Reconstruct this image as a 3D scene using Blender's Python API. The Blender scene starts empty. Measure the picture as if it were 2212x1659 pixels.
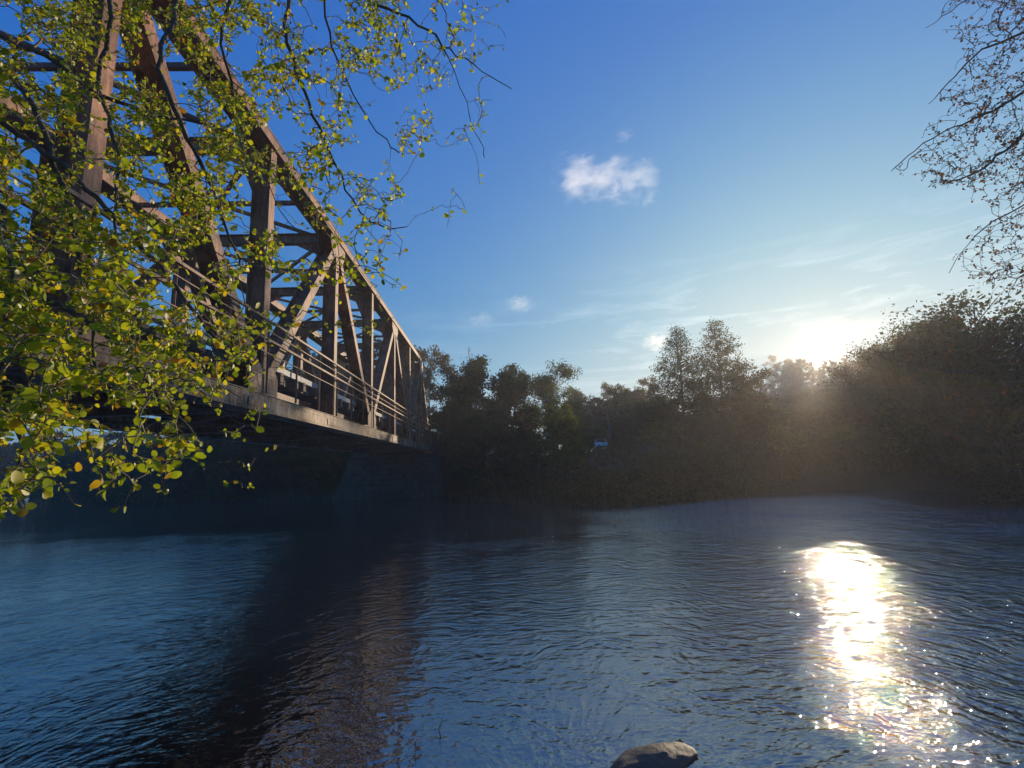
import bpy, math, random
import numpy as np
from mathutils import Vector, Matrix, noise as mnoise
R = math.radians
rng = np.random.default_rng(7)
random.seed(7)
sc = bpy.context.scene
col = sc.collection

# ------------------------------------------------------------------ camera
FPX, PITCH, YAW, ROLL, EYE = 474.7, 0.169, 0.0473, 0.0408, 3.2   # focal length in pixels of a 1024 wide frame
cy, sy, cp, sp, cr, sr = math.cos(YAW), math.sin(YAW), math.cos(PITCH), math.sin(PITCH), math.cos(ROLL), math.sin(ROLL)
RT = Vector((cy, -sy, 0)); FW = Vector((sy*cp, cy*cp, sp)); UP = Vector((-sy*sp, -cy*sp, cp))
cam_d = bpy.data.cameras.new('camera')
cam_d.sensor_width = 36; cam_d.lens = 36*FPX/1024; cam_d.clip_start = 0.05; cam_d.clip_end = 4000
cam = bpy.data.objects.new('camera', cam_d); col.objects.link(cam); sc.camera = cam
rx = RT*cr + UP*sr*-1.0; ry = UP*cr + RT*sr
m = Matrix((rx, ry, -FW)).transposed().to_4x4(); m.translation = Vector((0, 0, EYE)); cam.matrix_world = m

# ------------------------------------------------------------------ world, sun, exposure
SUN_AZ, SUN_EL = 36.2, 9.9
SUNDIR = Vector((math.sin(R(SUN_AZ))*math.cos(R(SUN_EL)), math.cos(R(SUN_AZ))*math.cos(R(SUN_EL)), math.sin(R(SUN_EL))))
world = bpy.data.worlds.new('World'); sc.world = world; world.use_nodes = True
wt = world.node_tree; wt.nodes.clear()
def wn(t, **k):
    n = wt.nodes.new(t)
    for a, b in k.items(): setattr(n, a, b)
    return n
wo = wn('ShaderNodeOutputWorld'); wb = wn('ShaderNodeBackground')
sky = wn('ShaderNodeTexSky', sky_type='NISHITA', sun_disc=False)
sky.sun_elevation = R(SUN_EL); sky.sun_rotation = R(SUN_AZ)
sky.altitude = 100; sky.air_density = 1.0; sky.dust_density = 0.6; sky.ozone_density = 2.5
hs = wn('ShaderNodeHueSaturation'); hs.inputs['Saturation'].default_value = 1.55; hs.inputs['Value'].default_value = 1.0
wt.links.new(sky.outputs[0], hs.inputs['Color'])
tc = wn('ShaderNodeTexCoord'); dot = wn('ShaderNodeVectorMath', operation='DOT_PRODUCT')
wt.links.new(tc.outputs['Generated'], dot.inputs[0]); dot.inputs[1].default_value = SUNDIR
def wmath(op, a, b=None, c=None, clamp=False):
    n = wn('ShaderNodeMath', operation=op); n.use_clamp = clamp
    for i, v in enumerate((a, b, c)):
        if v is None: continue
        if isinstance(v, (int, float)): n.inputs[i].default_value = v
        else: wt.links.new(v, n.inputs[i])
    return n.outputs[0]
dclamp = wmath('MAXIMUM', dot.outputs['Value'], 0.0)
lobes = wmath('ADD', wmath('MULTIPLY', wmath('POWER', dclamp, 5000.0), 60.0),
              wmath('ADD', wmath('MULTIPLY', wmath('POWER', dclamp, 500.0), 2.2), wmath('MULTIPLY', wmath('POWER', dclamp, 14.0), 0.6)))
# thin high cirrus round the sun: streaks stretched along the horizon
mp = wn('ShaderNodeMapping'); mp.inputs['Scale'].default_value = (3.2, 3.2, 17.0); mp.inputs['Rotation'].default_value = (R(6), R(-8), 0)
wt.links.new(tc.outputs['Generated'], mp.inputs[0])
ns = wn('ShaderNodeTexNoise'); ns.inputs['Scale'].default_value = 1.6; ns.inputs['Detail'].default_value = 8; ns.inputs['Roughness'].default_value = 0.62; ns.inputs['Distortion'].default_value = 0.6
wt.links.new(mp.outputs[0], ns.inputs['Vector'])
cir = wn('ShaderNodeMapRange'); cir.inputs['From Min'].default_value = 0.5; cir.inputs['From Max'].default_value = 0.78
wt.links.new(ns.outputs[0], cir.inputs[0])
sep = wn('ShaderNodeSeparateXYZ'); wt.links.new(tc.outputs['Generated'], sep.inputs[0])
band = wn('ShaderNodeMapRange', interpolation_type='SMOOTHSTEP'); band.inputs['From Min'].default_value = 0.42; band.inputs['From Max'].default_value = 0.22
wt.links.new(sep.outputs['Z'], band.inputs[0])
cmask = wmath('MULTIPLY', wmath('MULTIPLY', cir.outputs[0], band.outputs[0]), wmath('POWER', dclamp, 5.0))
cirv = wmath('MULTIPLY', cmask, 3.4)
glow = wn('ShaderNodeMix', data_type='RGBA', blend_type='ADD'); glow.inputs['Factor'].default_value = 1.0
def wscale(colr, fac):
    n = wn('ShaderNodeVectorMath', operation='SCALE'); n.inputs[0].default_value = colr; wt.links.new(fac, n.inputs['Scale']); return n.outputs[0]
gsum = wn('ShaderNodeVectorMath', operation='ADD')
wt.links.new(wscale((1.0, 0.86, 0.62), lobes), gsum.inputs[0]); wt.links.new(wscale((1.0, 0.95, 0.86), cirv), gsum.inputs[1])
# the phone's exposure rolls bright sky off softly: c / (1 + c/7)
rl = wn('ShaderNodeVectorMath', operation='MULTIPLY_ADD'); wt.links.new(hs.outputs[0], rl.inputs[0]); rl.inputs[1].default_value = (0.026, 0.47, 2.65); rl.inputs[2].default_value = (1, 1, 1)
dv = wn('ShaderNodeVectorMath', operation='DIVIDE'); sc_ = wn('ShaderNodeVectorMath', operation='MULTIPLY'); wt.links.new(hs.outputs[0], sc_.inputs[0]); sc_.inputs[1].default_value = (0.13, 1.78, 11.8)
wt.links.new(sc_.outputs[0], dv.inputs[0]); wt.links.new(rl.outputs[0], dv.inputs[1])
wt.links.new(dv.outputs[0], glow.inputs[6]); wt.links.new(gsum.outputs[0], glow.inputs[7])
wt.links.new(glow.outputs[2], wb.inputs['Color']); wb.inputs['Strength'].default_value = 0.1
wt.links.new(wb.outputs[0], wo.inputs['Surface'])

sun_d = bpy.data.lights.new('sun', 'SUN'); sun_d.energy = 4.2; sun_d.angle = R(0.53); sun_d.color = (1.0, 0.80, 0.55)
sun = bpy.data.objects.new('sun', sun_d); col.objects.link(sun); sun.rotation_euler = (-SUNDIR).to_track_quat('-Z', 'Y').to_euler()
sc.view_settings.view_transform = 'Standard'; sc.view_settings.look = 'None'; sc.view_settings.gamma = 1; sc.view_settings.use_curve_mapping = False
sc.view_settings.exposure = 0.5
sc.cycles.max_bounces = 6; sc.cycles.transparent_max_bounces = 16; sc.cycles.volume_bounces = 2
sc.cycles.sample_clamp_indirect = 6

# ------------------------------------------------------------------ helpers
def at(px, py, depth):      # a point at a real distance along a line of sight; px, py on a 2212 wide print
    u = px*1024/2212-512; v = py*1024/2212-384
    a = u*cr - v*sr; b = u*sr + v*cr
    d = FW + RT*(a/FPX) - UP*(b/FPX)
    return Vector((0, 0, EYE)) + d*depth
def azel(px, py):
    d = at(px, py, 1.0) - Vector((0, 0, EYE))
    return math.atan2(d.x, d.y), math.atan2(d.z, math.hypot(d.x, d.y))

class MB:
    def __init__(s): s.v = []; s.f = []; s.a = []
    def add(s, vs, fs, val=0.5):
        o = len(s.v); s.v.extend(vs); s.f.extend([tuple(i+o for i in f) for f in fs]); s.a.extend([val]*len(fs))
    def box(s, x0, x1, y0, y1, z0, z1, val=0.5):
        s.add([(x0,y0,z0),(x1,y0,z0),(x1,y1,z0),(x0,y1,z0),(x0,y0,z1),(x1,y0,z1),(x1,y1,z1),(x0,y1,z1)],
              [(0,3,2,1),(4,5,6,7),(0,1,5,4),(1,2,6,5),(2,3,7,6),(3,0,4,7)], val)
    def beam(s, p, q, side, w, h, off=(0, 0)):   # box from p to q: w across `side`, h across the third axis
        p = Vector(p); q = Vector(q); d = (q-p).normalized(); sd = Vector(side); sd = (sd - d*sd.dot(d)).normalized(); t = d.cross(sd)
        vs = []
        for c in (p, q):
            for a, b in ((-1,-1),(1,-1),(1,1),(-1,1)): vs.append(tuple(c + sd*(a*w/2+off[0]) + t*(b*h/2+off[1])))
        s.add(vs, [(3,2,1,0),(4,5,6,7),(0,1,5,4),(1,2,6,5),(2,3,7,6),(3,0,4,7)])
    def ibeam(s, p, q, side, depth, flange, th=0.03):   # two flanges across `side` joined by a web
        s.beam(p, q, side, th, flange, (depth/2-th/2, 0)); s.beam(p, q, side, th, flange, (-depth/2+th/2, 0))
        s.beam(p, q, side, depth-2*th, th*0.8)
    def tube(s, pts, rad, n=5, val=0.5, cap=True):
        pts = [Vector(p) for p in pts]; rings = []
        prev = None
        for i, p in enumerate(pts):
            d = (pts[min(i+1, len(pts)-1)] - pts[max(i-1, 0)])
            d = d.normalized() if d.length > 1e-9 else Vector((0, 0, 1))
            ref = prev if prev is not None else (Vector((1, 0, 0)) if abs(d.x) < 0.9 else Vector((0, 1, 0)))
            a = (ref - d*ref.dot(d)); a = a.normalized() if a.length > 1e-6 else d.orthogonal().normalized(); prev = a; b = d.cross(a)
            r = rad[i] if hasattr(rad, '__len__') else rad
            rings.append([tuple(p + a*(r*math.cos(6.2832*k/n)) + b*(r*math.sin(6.2832*k/n))) for k in range(n)])
        vs = [v for r_ in rings for v in r_]; fs = []
        for i in range(len(pts)-1):
            for k in range(n): fs.append((i*n+k, i*n+(k+1) % n, (i+1)*n+(k+1) % n, (i+1)*n+k))
        if cap: fs.append(tuple(range(n))[::-1]); fs.append(tuple((len(pts)-1)*n+k for k in range(n)))
        s.add(vs, fs, val)
    def mesh(s, name, mats, smooth=False):
        me = bpy.data.meshes.new(name); me.from_pydata([tuple(v) for v in s.v], [], s.f)
        at_ = me.attributes.new('tone', 'FLOAT', 'FACE'); at_.data.foreach_set('value', s.a)
        for m_ in (mats if isinstance(mats, (list, tuple)) else [mats]): me.materials.append(m_)
        if smooth: me.polygons.foreach_set('use_smooth', [True]*len(me.polygons))
        me.update(); return me
    def build(s, name, mat, parent=None, smooth=False):
        return link(name, s.mesh(name, mat, smooth), parent)
def link(name, me, parent=None):
    o = bpy.data.objects.new(name, me); col.objects.link(o)
    if parent: o.parent = parent
    return o
def tag(o, label=None, cat=None, group=None, kind=None):
    if label: o['label'] = label
    if cat: o['category'] = cat
    if group: o['group'] = group
    if kind: o['kind'] = kind
    return o
def empty(name, loc, label, cat, group=None, rz=0):
    o = bpy.data.objects.new(name, None); col.objects.link(o); o.location = loc; o.rotation_euler = (0, 0, rz); o.empty_display_size = 0.3
    return tag(o, label, cat, group)
def np_mesh(name, V, F, tone, mat, smooth=False):    # F: (n,3) or (n,4) array of equal polygons
    me = bpy.data.meshes.new(name); n, k = F.shape
    me.vertices.add(len(V)); me.vertices.foreach_set('co', np.ascontiguousarray(V, dtype=np.float32).ravel())
    me.loops.add(n*k); me.loops.foreach_set('vertex_index', np.ascontiguousarray(F, dtype=np.int32).ravel())
    me.polygons.add(n); me.polygons.foreach_set('loop_start', np.arange(0, n*k, k, dtype=np.int32))
    if smooth: me.polygons.foreach_set('use_smooth', np.ones(n, dtype=bool))
    if tone is not None:
        a = me.attributes.new('tone', 'FLOAT', 'FACE'); a.data.foreach_set('value', np.ascontiguousarray(tone, dtype=np.float32))
    me.materials.append(mat); me.update(calc_edges=True); me.validate(); return me

# ------------------------------------------------------------------ materials
class NT:
    def __init__(s, name):
        s.m = bpy.data.materials.new(name); s.m.use_nodes = True; s.t = s.m.node_tree; s.t.nodes.clear()
        s.out = s.n('ShaderNodeOutputMaterial')
    def n(s, t, ins=None, **k):
        x = s.t.nodes.new(t)
        for a, b in k.items(): setattr(x, a, b)
        for a, b in (ins or {}).items():
            if isinstance(b, bpy.types.NodeSocket): s.t.links.new(b, x.inputs[a])
            else: x.inputs[a].default_value = b
        return x
    def ramp(s, fac, stops, interp='LINEAR'):
        x = s.n('ShaderNodeValToRGB', {'Fac': fac}); e = x.color_ramp.elements; x.color_ramp.interpolation = interp
        while len(e) < len(stops): e.new(0.5)
        for i, (p, c) in enumerate(stops): e[i].position = p; e[i].color = (*c, 1)
        return x.outputs[0]
    def noise(s, vec, scale, detail=5, rough=0.6, dist=0.0):
        return s.n('ShaderNodeTexNoise', {'Vector': vec, 'Scale': scale, 'Detail': detail, 'Roughness': rough, 'Distortion': dist}).outputs[0]
    def obj(s): return s.n('ShaderNodeTexCoord').outputs['Object']
    def pos(s): return s.n('ShaderNodeNewGeometry').outputs['Position']
    def surf(s, sh): s.t.links.new(sh, s.out.inputs['Surface'])
    def bump(s, h, strength=0.3, dist=0.02):
        return s.n('ShaderNodeBump', {'Height': h, 'Strength': strength, 'Distance': dist}).outputs[0]
    def mix(s, f, a, b, bt='MIX'):
        x = s.n('ShaderNodeMix', data_type='RGBA', blend_type=bt)
        for i, v in ((0, f), (6, a), (7, b)):
            if isinstance(v, bpy.types.NodeSocket): s.t.links.new(v, x.inputs[i])
            else: x.inputs[i].default_value = v if i == 0 else (*v, 1)
        return x.outputs[2]
    def math(s, op, a, b=0.0, clamp=False):
        x = s.n('ShaderNodeMath', {0: a, 1: b}, operation=op); x.use_clamp = clamp; return x.outputs[0]

def steel(name, paint, paint2, rust_lo, rust_hi):
    t = NT(name); p = t.pos()
    big = t.noise(p, 0.9, 6, 0.65, 0.3)
    st = t.n('ShaderNodeMapping', {'Vector': p, 'Scale': (3.0, 3.0, 0.5)}).outputs[0]
    streak = t.noise(st, 3.0, 6, 0.7)
    fine = t.noise(p, 22.0, 5, 0.7)
    base = t.ramp(streak, [(0.3, paint), (0.7, paint2)])
    rust = t.ramp(fine, [(0.25, (0.05, 0.022, 0.013)), (0.6, (0.16, 0.065, 0.03)), (0.85, (0.24, 0.12, 0.06))])
    fac = t.n('ShaderNodeMapRange', {0: t.math('ADD', t.math('MULTIPLY', big, 0.65), t.math('MULTIPLY', streak, 0.35)), 1: rust_lo, 2: rust_hi}).outputs[0]
    c = t.mix(fac, base, rust)
    spots = t.n('ShaderNodeMapRange', {0: t.noise(p, 7.0, 3, 0.8), 1: 0.66, 2: 0.72}).outputs[0]
    c = t.mix(spots, c, (0.09, 0.04, 0.022))
    b = t.n('ShaderNodeBsdfPrincipled', {'Base Color': c, 'Roughness': 0.62, 'Normal': t.bump(fine, 0.35, 0.01)})
    t.surf(b.outputs[0]); return t.m
M_STEEL = steel('rusty_brown_steel', (0.46, 0.225, 0.115), (0.26, 0.10, 0.045), 0.42, 0.56)
M_GUSS = steel('orange_rusty_plate', (0.46, 0.26, 0.15), (0.32, 0.15, 0.07), 0.42, 0.60)
M_GIRD = steel('pale_painted_steel', (0.50, 0.37, 0.24), (0.32, 0.20, 0.115), 0.44, 0.58)
M_DARK = steel('dark_rusty_steel', (0.26, 0.16, 0.11), (0.18, 0.10, 0.07), 0.4, 0.6)
def simple(name, c1, c2, scale=8.0, rough=0.8, stretch=(1, 1, 1), bump=0.4, bd=0.02):
    t = NT(name); p = t.n('ShaderNodeMapping', {'Vector': t.pos(), 'Scale': stretch}).outputs[0]
    n = t.noise(p, scale, 7, 0.7, 0.2)
    b = t.n('ShaderNodeBsdfPrincipled', {'Base Color': t.ramp(n, [(0.3, c1), (0.7, c2)]), 'Roughness': rough, 'Normal': t.bump(n, bump, bd)})
    t.surf(b.outputs[0]); return t.m
M_WOOD = simple('weathered_timber', (0.10, 0.08, 0.06), (0.22, 0.18, 0.14), 6, 0.85, (1, 1, 6))
M_PALE = simple('bleached_plank', (0.50, 0.48, 0.43), (0.70, 0.67, 0.60), 5, 0.8, (6, 1, 6))
M_STONE = simple('granite_block', (0.03, 0.028, 0.025), (0.10, 0.09, 0.08), 1.5, 0.9)
M_MORTAR = simple('dark_joint', (0.03, 0.03, 0.028), (0.05, 0.047, 0.043), 6, 0.95)
M_ROCK = simple('wet_boulder', (0.03, 0.024, 0.017), (0.085, 0.062, 0.04), 5, 0.6, (1, 1, 1), 0.8, 0.03)
M_BARK = simple('alder_bark', (0.05, 0.04, 0.03), (0.13, 0.105, 0.08), 30, 0.9, (1, 1, 0.3), 0.6, 0.004)
M_TWIG = simple('alder_twig_bark', (0.10, 0.075, 0.05), (0.26, 0.20, 0.13), 30, 0.8, (1, 1, 1), 0.2, 0.002)
M_BARKFAR = simple('dark_bark', (0.035, 0.028, 0.022), (0.09, 0.075, 0.06), 6, 0.9, (1, 1, 0.2))
M_BIRCH = simple('birch_bark', (0.10, 0.09, 0.08), (0.42, 0.40, 0.37), 3, 0.8, (2, 2, 5))
M_PAINT = simple('faded_lettering', (0.05, 0.035, 0.025), (0.09, 0.06, 0.045), 20, 0.9)
M_RAIL = simple('track_rail_steel', (0.10, 0.06, 0.04), (0.18, 0.12, 0.09), 10, 0.45)

def leafmat(name, stops, trans=0.4, gloss=0.0, rough=0.4, scale=0.35):
    t = NT(name); tone = t.n('ShaderNodeAttribute', attribute_name='tone').outputs['Fac']
    c = t.ramp(tone, stops)
    d = t.n('ShaderNodeBsdfDiffuse', {'Color': c}).outputs[0]
    tr = t.n('ShaderNodeBsdfTranslucent', {'Color': t.mix(1.0, c, (1.9, 1.8, 0.6), 'MULTIPLY')}).outputs[0]
    s = t.n('ShaderNodeMixShader', {0: trans, 1: d, 2: tr}).outputs[0]
    if gloss:
        g = t.n('ShaderNodeBsdfGlossy', {'Color': (1, 1, 1, 1), 'Roughness': rough}).outputs[0]
        fr = t.n('ShaderNodeFresnel', {'IOR': 1.45}).outputs[0]
        s = t.n('ShaderNodeMixShader', {0: t.math('MULTIPLY', fr, gloss, True), 1: s, 2: g}).outputs[0]
    t.surf(s); return t.m
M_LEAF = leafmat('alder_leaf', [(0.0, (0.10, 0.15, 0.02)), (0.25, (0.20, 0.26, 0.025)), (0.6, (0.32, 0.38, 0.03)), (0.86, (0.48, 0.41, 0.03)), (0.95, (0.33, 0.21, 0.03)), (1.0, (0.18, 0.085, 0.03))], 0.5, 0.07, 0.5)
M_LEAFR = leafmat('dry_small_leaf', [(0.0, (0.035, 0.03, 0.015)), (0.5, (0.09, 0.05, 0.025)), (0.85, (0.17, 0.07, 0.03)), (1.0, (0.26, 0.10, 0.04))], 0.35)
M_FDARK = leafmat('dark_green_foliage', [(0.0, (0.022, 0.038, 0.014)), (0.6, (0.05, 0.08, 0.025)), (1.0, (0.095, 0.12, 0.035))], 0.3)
M_FBROWN = leafmat('browning_foliage', [(0.0, (0.03, 0.028, 0.014)), (0.6, (0.075, 0.062, 0.024)), (1.0, (0.14, 0.085, 0.03))], 0.3)
M_FLIGHT = leafmat('pale_green_foliage', [(0.0, (0.045, 0.07, 0.026)), (0.6, (0.085, 0.12, 0.036)), (1.0, (0.13, 0.17, 0.045))], 0.35)
M_FYEL = leafmat('yellow_green_foliage', [(0.0, (0.06, 0.075, 0.012)), (0.6, (0.12, 0.14, 0.02)), (1.0, (0.20, 0.20, 0.03))], 0.45)
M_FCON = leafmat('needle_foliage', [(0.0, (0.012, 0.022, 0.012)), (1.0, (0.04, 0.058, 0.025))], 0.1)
M_GRASS = leafmat('bank_grass', [(0.0, (0.03, 0.035, 0.012)), (0.6, (0.07, 0.065, 0.025)), (1.0, (0.13, 0.10, 0.045))], 0.3)

# ground
t = NT('bank_soil'); p = t.pos(); n1 = t.noise(p, 0.5, 8, 0.65); n2 = t.noise(p, 6.0, 6, 0.7)
c = t.mix(n2, t.ramp(n1, [(0.3, (0.03, 0.024, 0.014)), (0.6, (0.05, 0.046, 0.02)), (0.8, (0.07, 0.05, 0.026))]), (0.035, 0.03, 0.018))
t.surf(t.n('ShaderNodeBsdfPrincipled', {'Base Color': c, 'Roughness': 0.95, 'Normal': t.bump(n2, 0.8, 0.08)}).outputs[0]); M_SOIL = t.m
# water
t = NT('river_water'); P = t.pos()
sx = t.n('ShaderNodeSeparateXYZ', {0: P}); X, Y = sx.outputs[0], sx.outputs[1]
CX, CY = 0.3, 4.2
dx = t.math('SUBTRACT', X, CX); dy = t.math('SUBTRACT', Y, CY)
rad = t.math('SQRT', t.math('ADD', t.math('ADD', t.math('MULTIPLY', dx, dx), t.math('MULTIPLY', dy, dy)), 0.6))
ang = t.n('ShaderNodeMath', {0: dx, 1: dy}, operation='ARCTAN2').outputs[0]
wobble = t.math('MULTIPLY', t.n('ShaderNodeTexNoise', {'Vector': P, 'Scale': 0.22, 'Detail': 3}).outputs[0], 5.0)
radw = t.math('ADD', rad, wobble)
def ringnoise(rs, as_, scale, det, seedz):
    v = t.n('ShaderNodeCombineXYZ', {0: t.math('MULTIPLY', radw, rs), 1: t.math('MULTIPLY', ang, as_), 2: seedz}).outputs[0]
    return t.n('ShaderNodeTexNoise', {'Vector': v, 'Scale': scale, 'Detail': det, 'Roughness': 0.5}).outputs[0]
near = ringnoise(2.6, 9.0, 1.0, 2, 3.3)
near = t.math('SUBTRACT', 1.0, t.math('MULTIPLY', t.math('ABSOLUTE', t.math('SUBTRACT', near, 0.5)), 3.0))
near2 = ringnoise(6.5, 22.0, 1.0, 2, 9.1)
mp2 = t.n('ShaderNodeMapping', {'Vector': P, 'Rotation': (0, 0, R(-22)), 'Scale': (0.8, 2.6, 1)}).outputs[0]
mid = t.n('ShaderNodeTexNoise', {'Vector': mp2, 'Scale': 1.5, 'Detail': 4, 'Roughness': 0.55, 'Distortion': 0.4}).outputs[0]
mp3 = t.n('ShaderNodeMapping', {'Vector': P, 'Rotation': (0, 0, R(38)), 'Scale': (1.2, 3.0, 1)}).outputs[0]
mid2 = t.n('ShaderNodeTexNoise', {'Vector': mp3, 'Scale': 2.6, 'Detail': 3, 'Roughness': 0.55}).outputs[0]
h = t.math('ADD', t.math('ADD', t.math('ADD', t.math('MULTIPLY', near, 0.013), t.math('MULTIPLY', near2, 0.014)), t.math('MULTIPLY', mid, 0.018)), t.math('MULTIPLY', mid2, 0.011))
# wind shelter: the water below the bridge and along the far left bank lies calmer
patch = t.n('ShaderNodeTexNoise', {'Vector': P, 'Scale': 0.09, 'Detail': 2}).outputs[0]
amp = t.n('ShaderNodeMapRange', {0: patch, 1: 0.3, 2: 0.7, 3: 0.5, 4: 1.45}).outputs[0]
calm = t.n('ShaderNodeMapRange', {0: t.math('ADD', Y, t.math('MULTIPLY', X, -0.35)), 1: 26.0, 2: 40.0, 3: 1.0, 4: 0.3}, interpolation_type='SMOOTHSTEP').outputs[0]
calmx = t.n('ShaderNodeMapRange', {0: X, 1: -6.0, 2: 4.0, 3: 0.0, 4: 1.0}, interpolation_type='SMOOTHSTEP').outputs[0]
calm = t.math('MAXIMUM', calm, calmx)
gust = t.n('ShaderNodeMapRange', {0: t.math('ADD', X, t.math('MULTIPLY', Y, -0.22)), 1: -1.0, 2: 6.0, 3: 1.0, 4: 2.9}, interpolation_type='SMOOTHSTEP').outputs[0]
far_ = t.n('ShaderNodeMapRange', {0: t.math('ADD', Y, t.math('MULTIPLY', X, .5)), 1: 14.0, 2: 38.0, 3: 1.0, 4: 1.5}).outputs[0]
calm = t.math('MULTIPLY', calm, t.math('MULTIPLY', gust, t.math('MAXIMUM', t.math('MULTIPLY', far_, t.n('ShaderNodeMapRange', {0: X, 1: 2.0, 2: 8.0, 3: 0.0, 4: 1.15}).outputs[0]), 1.0)))
h = t.math('MULTIPLY', h, t.math('MULTIPLY', amp, calm))
micro = t.n('ShaderNodeTexNoise', {'Vector': t.n('ShaderNodeMapping', {'Vector': P, 'Scale': (.6, 1.2, 1)}).outputs[0], 'Scale': 11.0, 'Detail': 2}).outputs[0]
h = t.math('ADD', h, t.math('MULTIPLY', t.math('MULTIPLY', micro, 0.0022), calm))
nrm = t.n('ShaderNodeBump', {'Height': h, 'Strength': 1.0, 'Distance': 1.0}).outputs[0]
fr = t.n('ShaderNodeFresnel', {'IOR': 3.6, 'Normal': nrm}).outputs[0]
gl = t.n('ShaderNodeBsdfGlossy', {'Color': (1, .96, .93, 1), 'Roughness': 0.02, 'Normal': nrm}).outputs[0]
deep = t.n('ShaderNodeBsdfDiffuse', {'Color': (0.085, 0.058, 0.042, 1)}).outputs[0]
clear = t.n('ShaderNodeBsdfTransparent', {'Color': (0.62, 0.42, 0.24, 1)}).outputs[0]
turb = t.n('ShaderNodeMapRange', {0: t.math('ADD', Y, t.math('MULTIPLY', X, 0.25)), 1: 4.5, 2: 11.0}, interpolation_type='SMOOTHSTEP').outputs[0]
body = t.n('ShaderNodeMixShader', {0: turb, 1: clear, 2: deep}).outputs[0]
t.surf(t.n('ShaderNodeMixShader', {0: fr, 1: body, 2: gl}).outputs[0]); M_WATER = t.m

# ------------------------------------------------------------------ ground and water
FAR = [(-600, 560), (-340, 347), (-170, 190), (-95, 118), (-60, 88), (-33, 65), (-17, 57.5), (-15.4, 56.2), (-6.2, 56.2), (-4.5, 53), (-1.5, 46), (1.3, 41.5), (6, 36.2), (10.8, 34.3), (14, 34.8),
       (19, 37), (26.5, 39.9), (31.5, 38.7), (34, 30), (44, 10), (60, -30), (120, -200)]
NEAR = [(60, -200), (30, -40), (12, -4), (4, 0.6), (0, 1.3), (-3, 0.9), (-10, -3), (-40, -16), (-120, 20), (-340, 220), (-600, 420)]
POLY = np.array(FAR + NEAR, float)
def sdist(x, y):     # signed distance to the river bank line, positive on land, and whether the far bank is nearer
    x = np.asarray(x, float); y = np.asarray(y, float)
    best = np.full(x.shape, 1e9); side = np.zeros(x.shape, bool); inside = np.zeros(x.shape, bool); N = len(POLY)
    for i in range(N):
        a = POLY[i]; b = POLY[(i+1) % N]; d = b-a; L = d@d
        tt = np.clip(((x-a[0])*d[0]+(y-a[1])*d[1])/L, 0, 1)
        dd = np.hypot(x-a[0]-tt*d[0], y-a[1]-tt*d[1])
        upd = dd < best; best = np.where(upd, dd, best); side = np.where(upd, i < len(FAR)-1, side)
        c = ((a[1] > y) != (b[1] > y)) & (x < (b[0]-a[0])*(y-a[1])/((b[1]-a[1]) if abs(b[1]-a[1]) > 1e-9 else 1e-9)+a[0]); inside ^= c
    return np.where(inside, -best, best), side
def sm(t_): t_ = np.clip(t_, 0, 1); return t_*t_*(3-2*t_)
def lowfreq(x, y, s):
    return np.sin(x*s*1.3+y*s*0.7+1.1)*np.cos(y*s*1.1-x*s*0.4)+0.5*np.sin(x*s*3.1+0.4)*np.sin(y*s*2.7+2.0)
def ground_z(x, y):
    x = np.asarray(x, float); y = np.asarray(y, float)
    d, far = sdist(x, y); az = np.degrees(np.arctan2(x, np.maximum(y, 1e-3)))
    plat = np.interp(az, [-60, -20, 0, 10, 15, 19, 24, 30, 45, 70, 90], [2.0, 2.8, 3.2, 3.4, 4.0, 6.0, 8.2, 8.6, 8.6, 7.0, 5.0])
    Lr = np.interp(az, [-20, 10, 24, 60], [10, 22, 22, 14])
    zf = 0.7*sm(d/1.6) + plat*sm((d-1.0)/Lr) + 0.02*np.clip(d-Lr, 0, 400) + 0.28*lowfreq(x, y, 0.35)*sm(d/5)
    r_ = np.hypot(x, y); hill = 0.6*sm(d/1.5) + np.clip(r_-38, 0, 275)*0.136 + (1.6*np.sin(az*1.9+1)+1.0*np.sin(az*4.3))*sm((r_-150)/120)*sm((r_-38)/14)
    wh = sm((az-27.5)/4.0)*sm((50-az)/7.0); zf = zf*(1-wh) + (hill + 0.3*lowfreq(x, y, 0.2)*sm(d/8))*wh
    emb = 6.6*sm((6.6-np.abs(x+11))/4.0+0.5)*sm((y-56.0)/1.5)
    zf = np.maximum(zf, emb*(np.abs(x+11) < 9.5))
    zn = 1.5*sm(d/2.5) + 0.15*lowfreq(x, y, 0.8)*sm(d/3) + 0.01*np.clip(d, 0, 300)
    zb = -0.22 - 1.6*sm(-d/9.0) - 0.05
    return np.where(d > 0, np.where(far, zf, zn), zb)
rr = np.concatenate([np.linspace(0.0, 12, 40), 12*np.exp(np.linspace(0.02, math.log(1400/12), 190))]); aa = np.linspace(0, 2*math.pi, 541)[:-1]
RR, AA = np.meshgrid(rr, aa, indexing='ij'); GX = RR*np.sin(AA); GY = RR*np.cos(AA)
GZ = ground_z(GX, GY); V = np.stack([GX.ravel(), GY.ravel(), GZ.ravel()], 1)
nr, na = RR.shape; I, J = np.meshgrid(np.arange(nr-1), np.arange(na), indexing='ij'); J2 = (J+1) % na
F = np.stack([I*na+J, I*na+J2, (I+1)*na+J2, (I+1)*na+J], -1).reshape(-1, 4)[:, ::-1]
tag(link('ground', np_mesh('ground', V, F, None, M_SOIL, True)), 'dark overgrown river bank and wooded slope across the water', kind='structure')
wm = MB(); wm.add([(-900, -300, 0), (500, -300, 0), (500, 900, 0), (-900, 900, 0)], [(0, 1, 2, 3)])
tag(wm.build('river_water', M_WATER), 'dark rippled river water reflecting the sky and the low sun', kind='structure')

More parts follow.
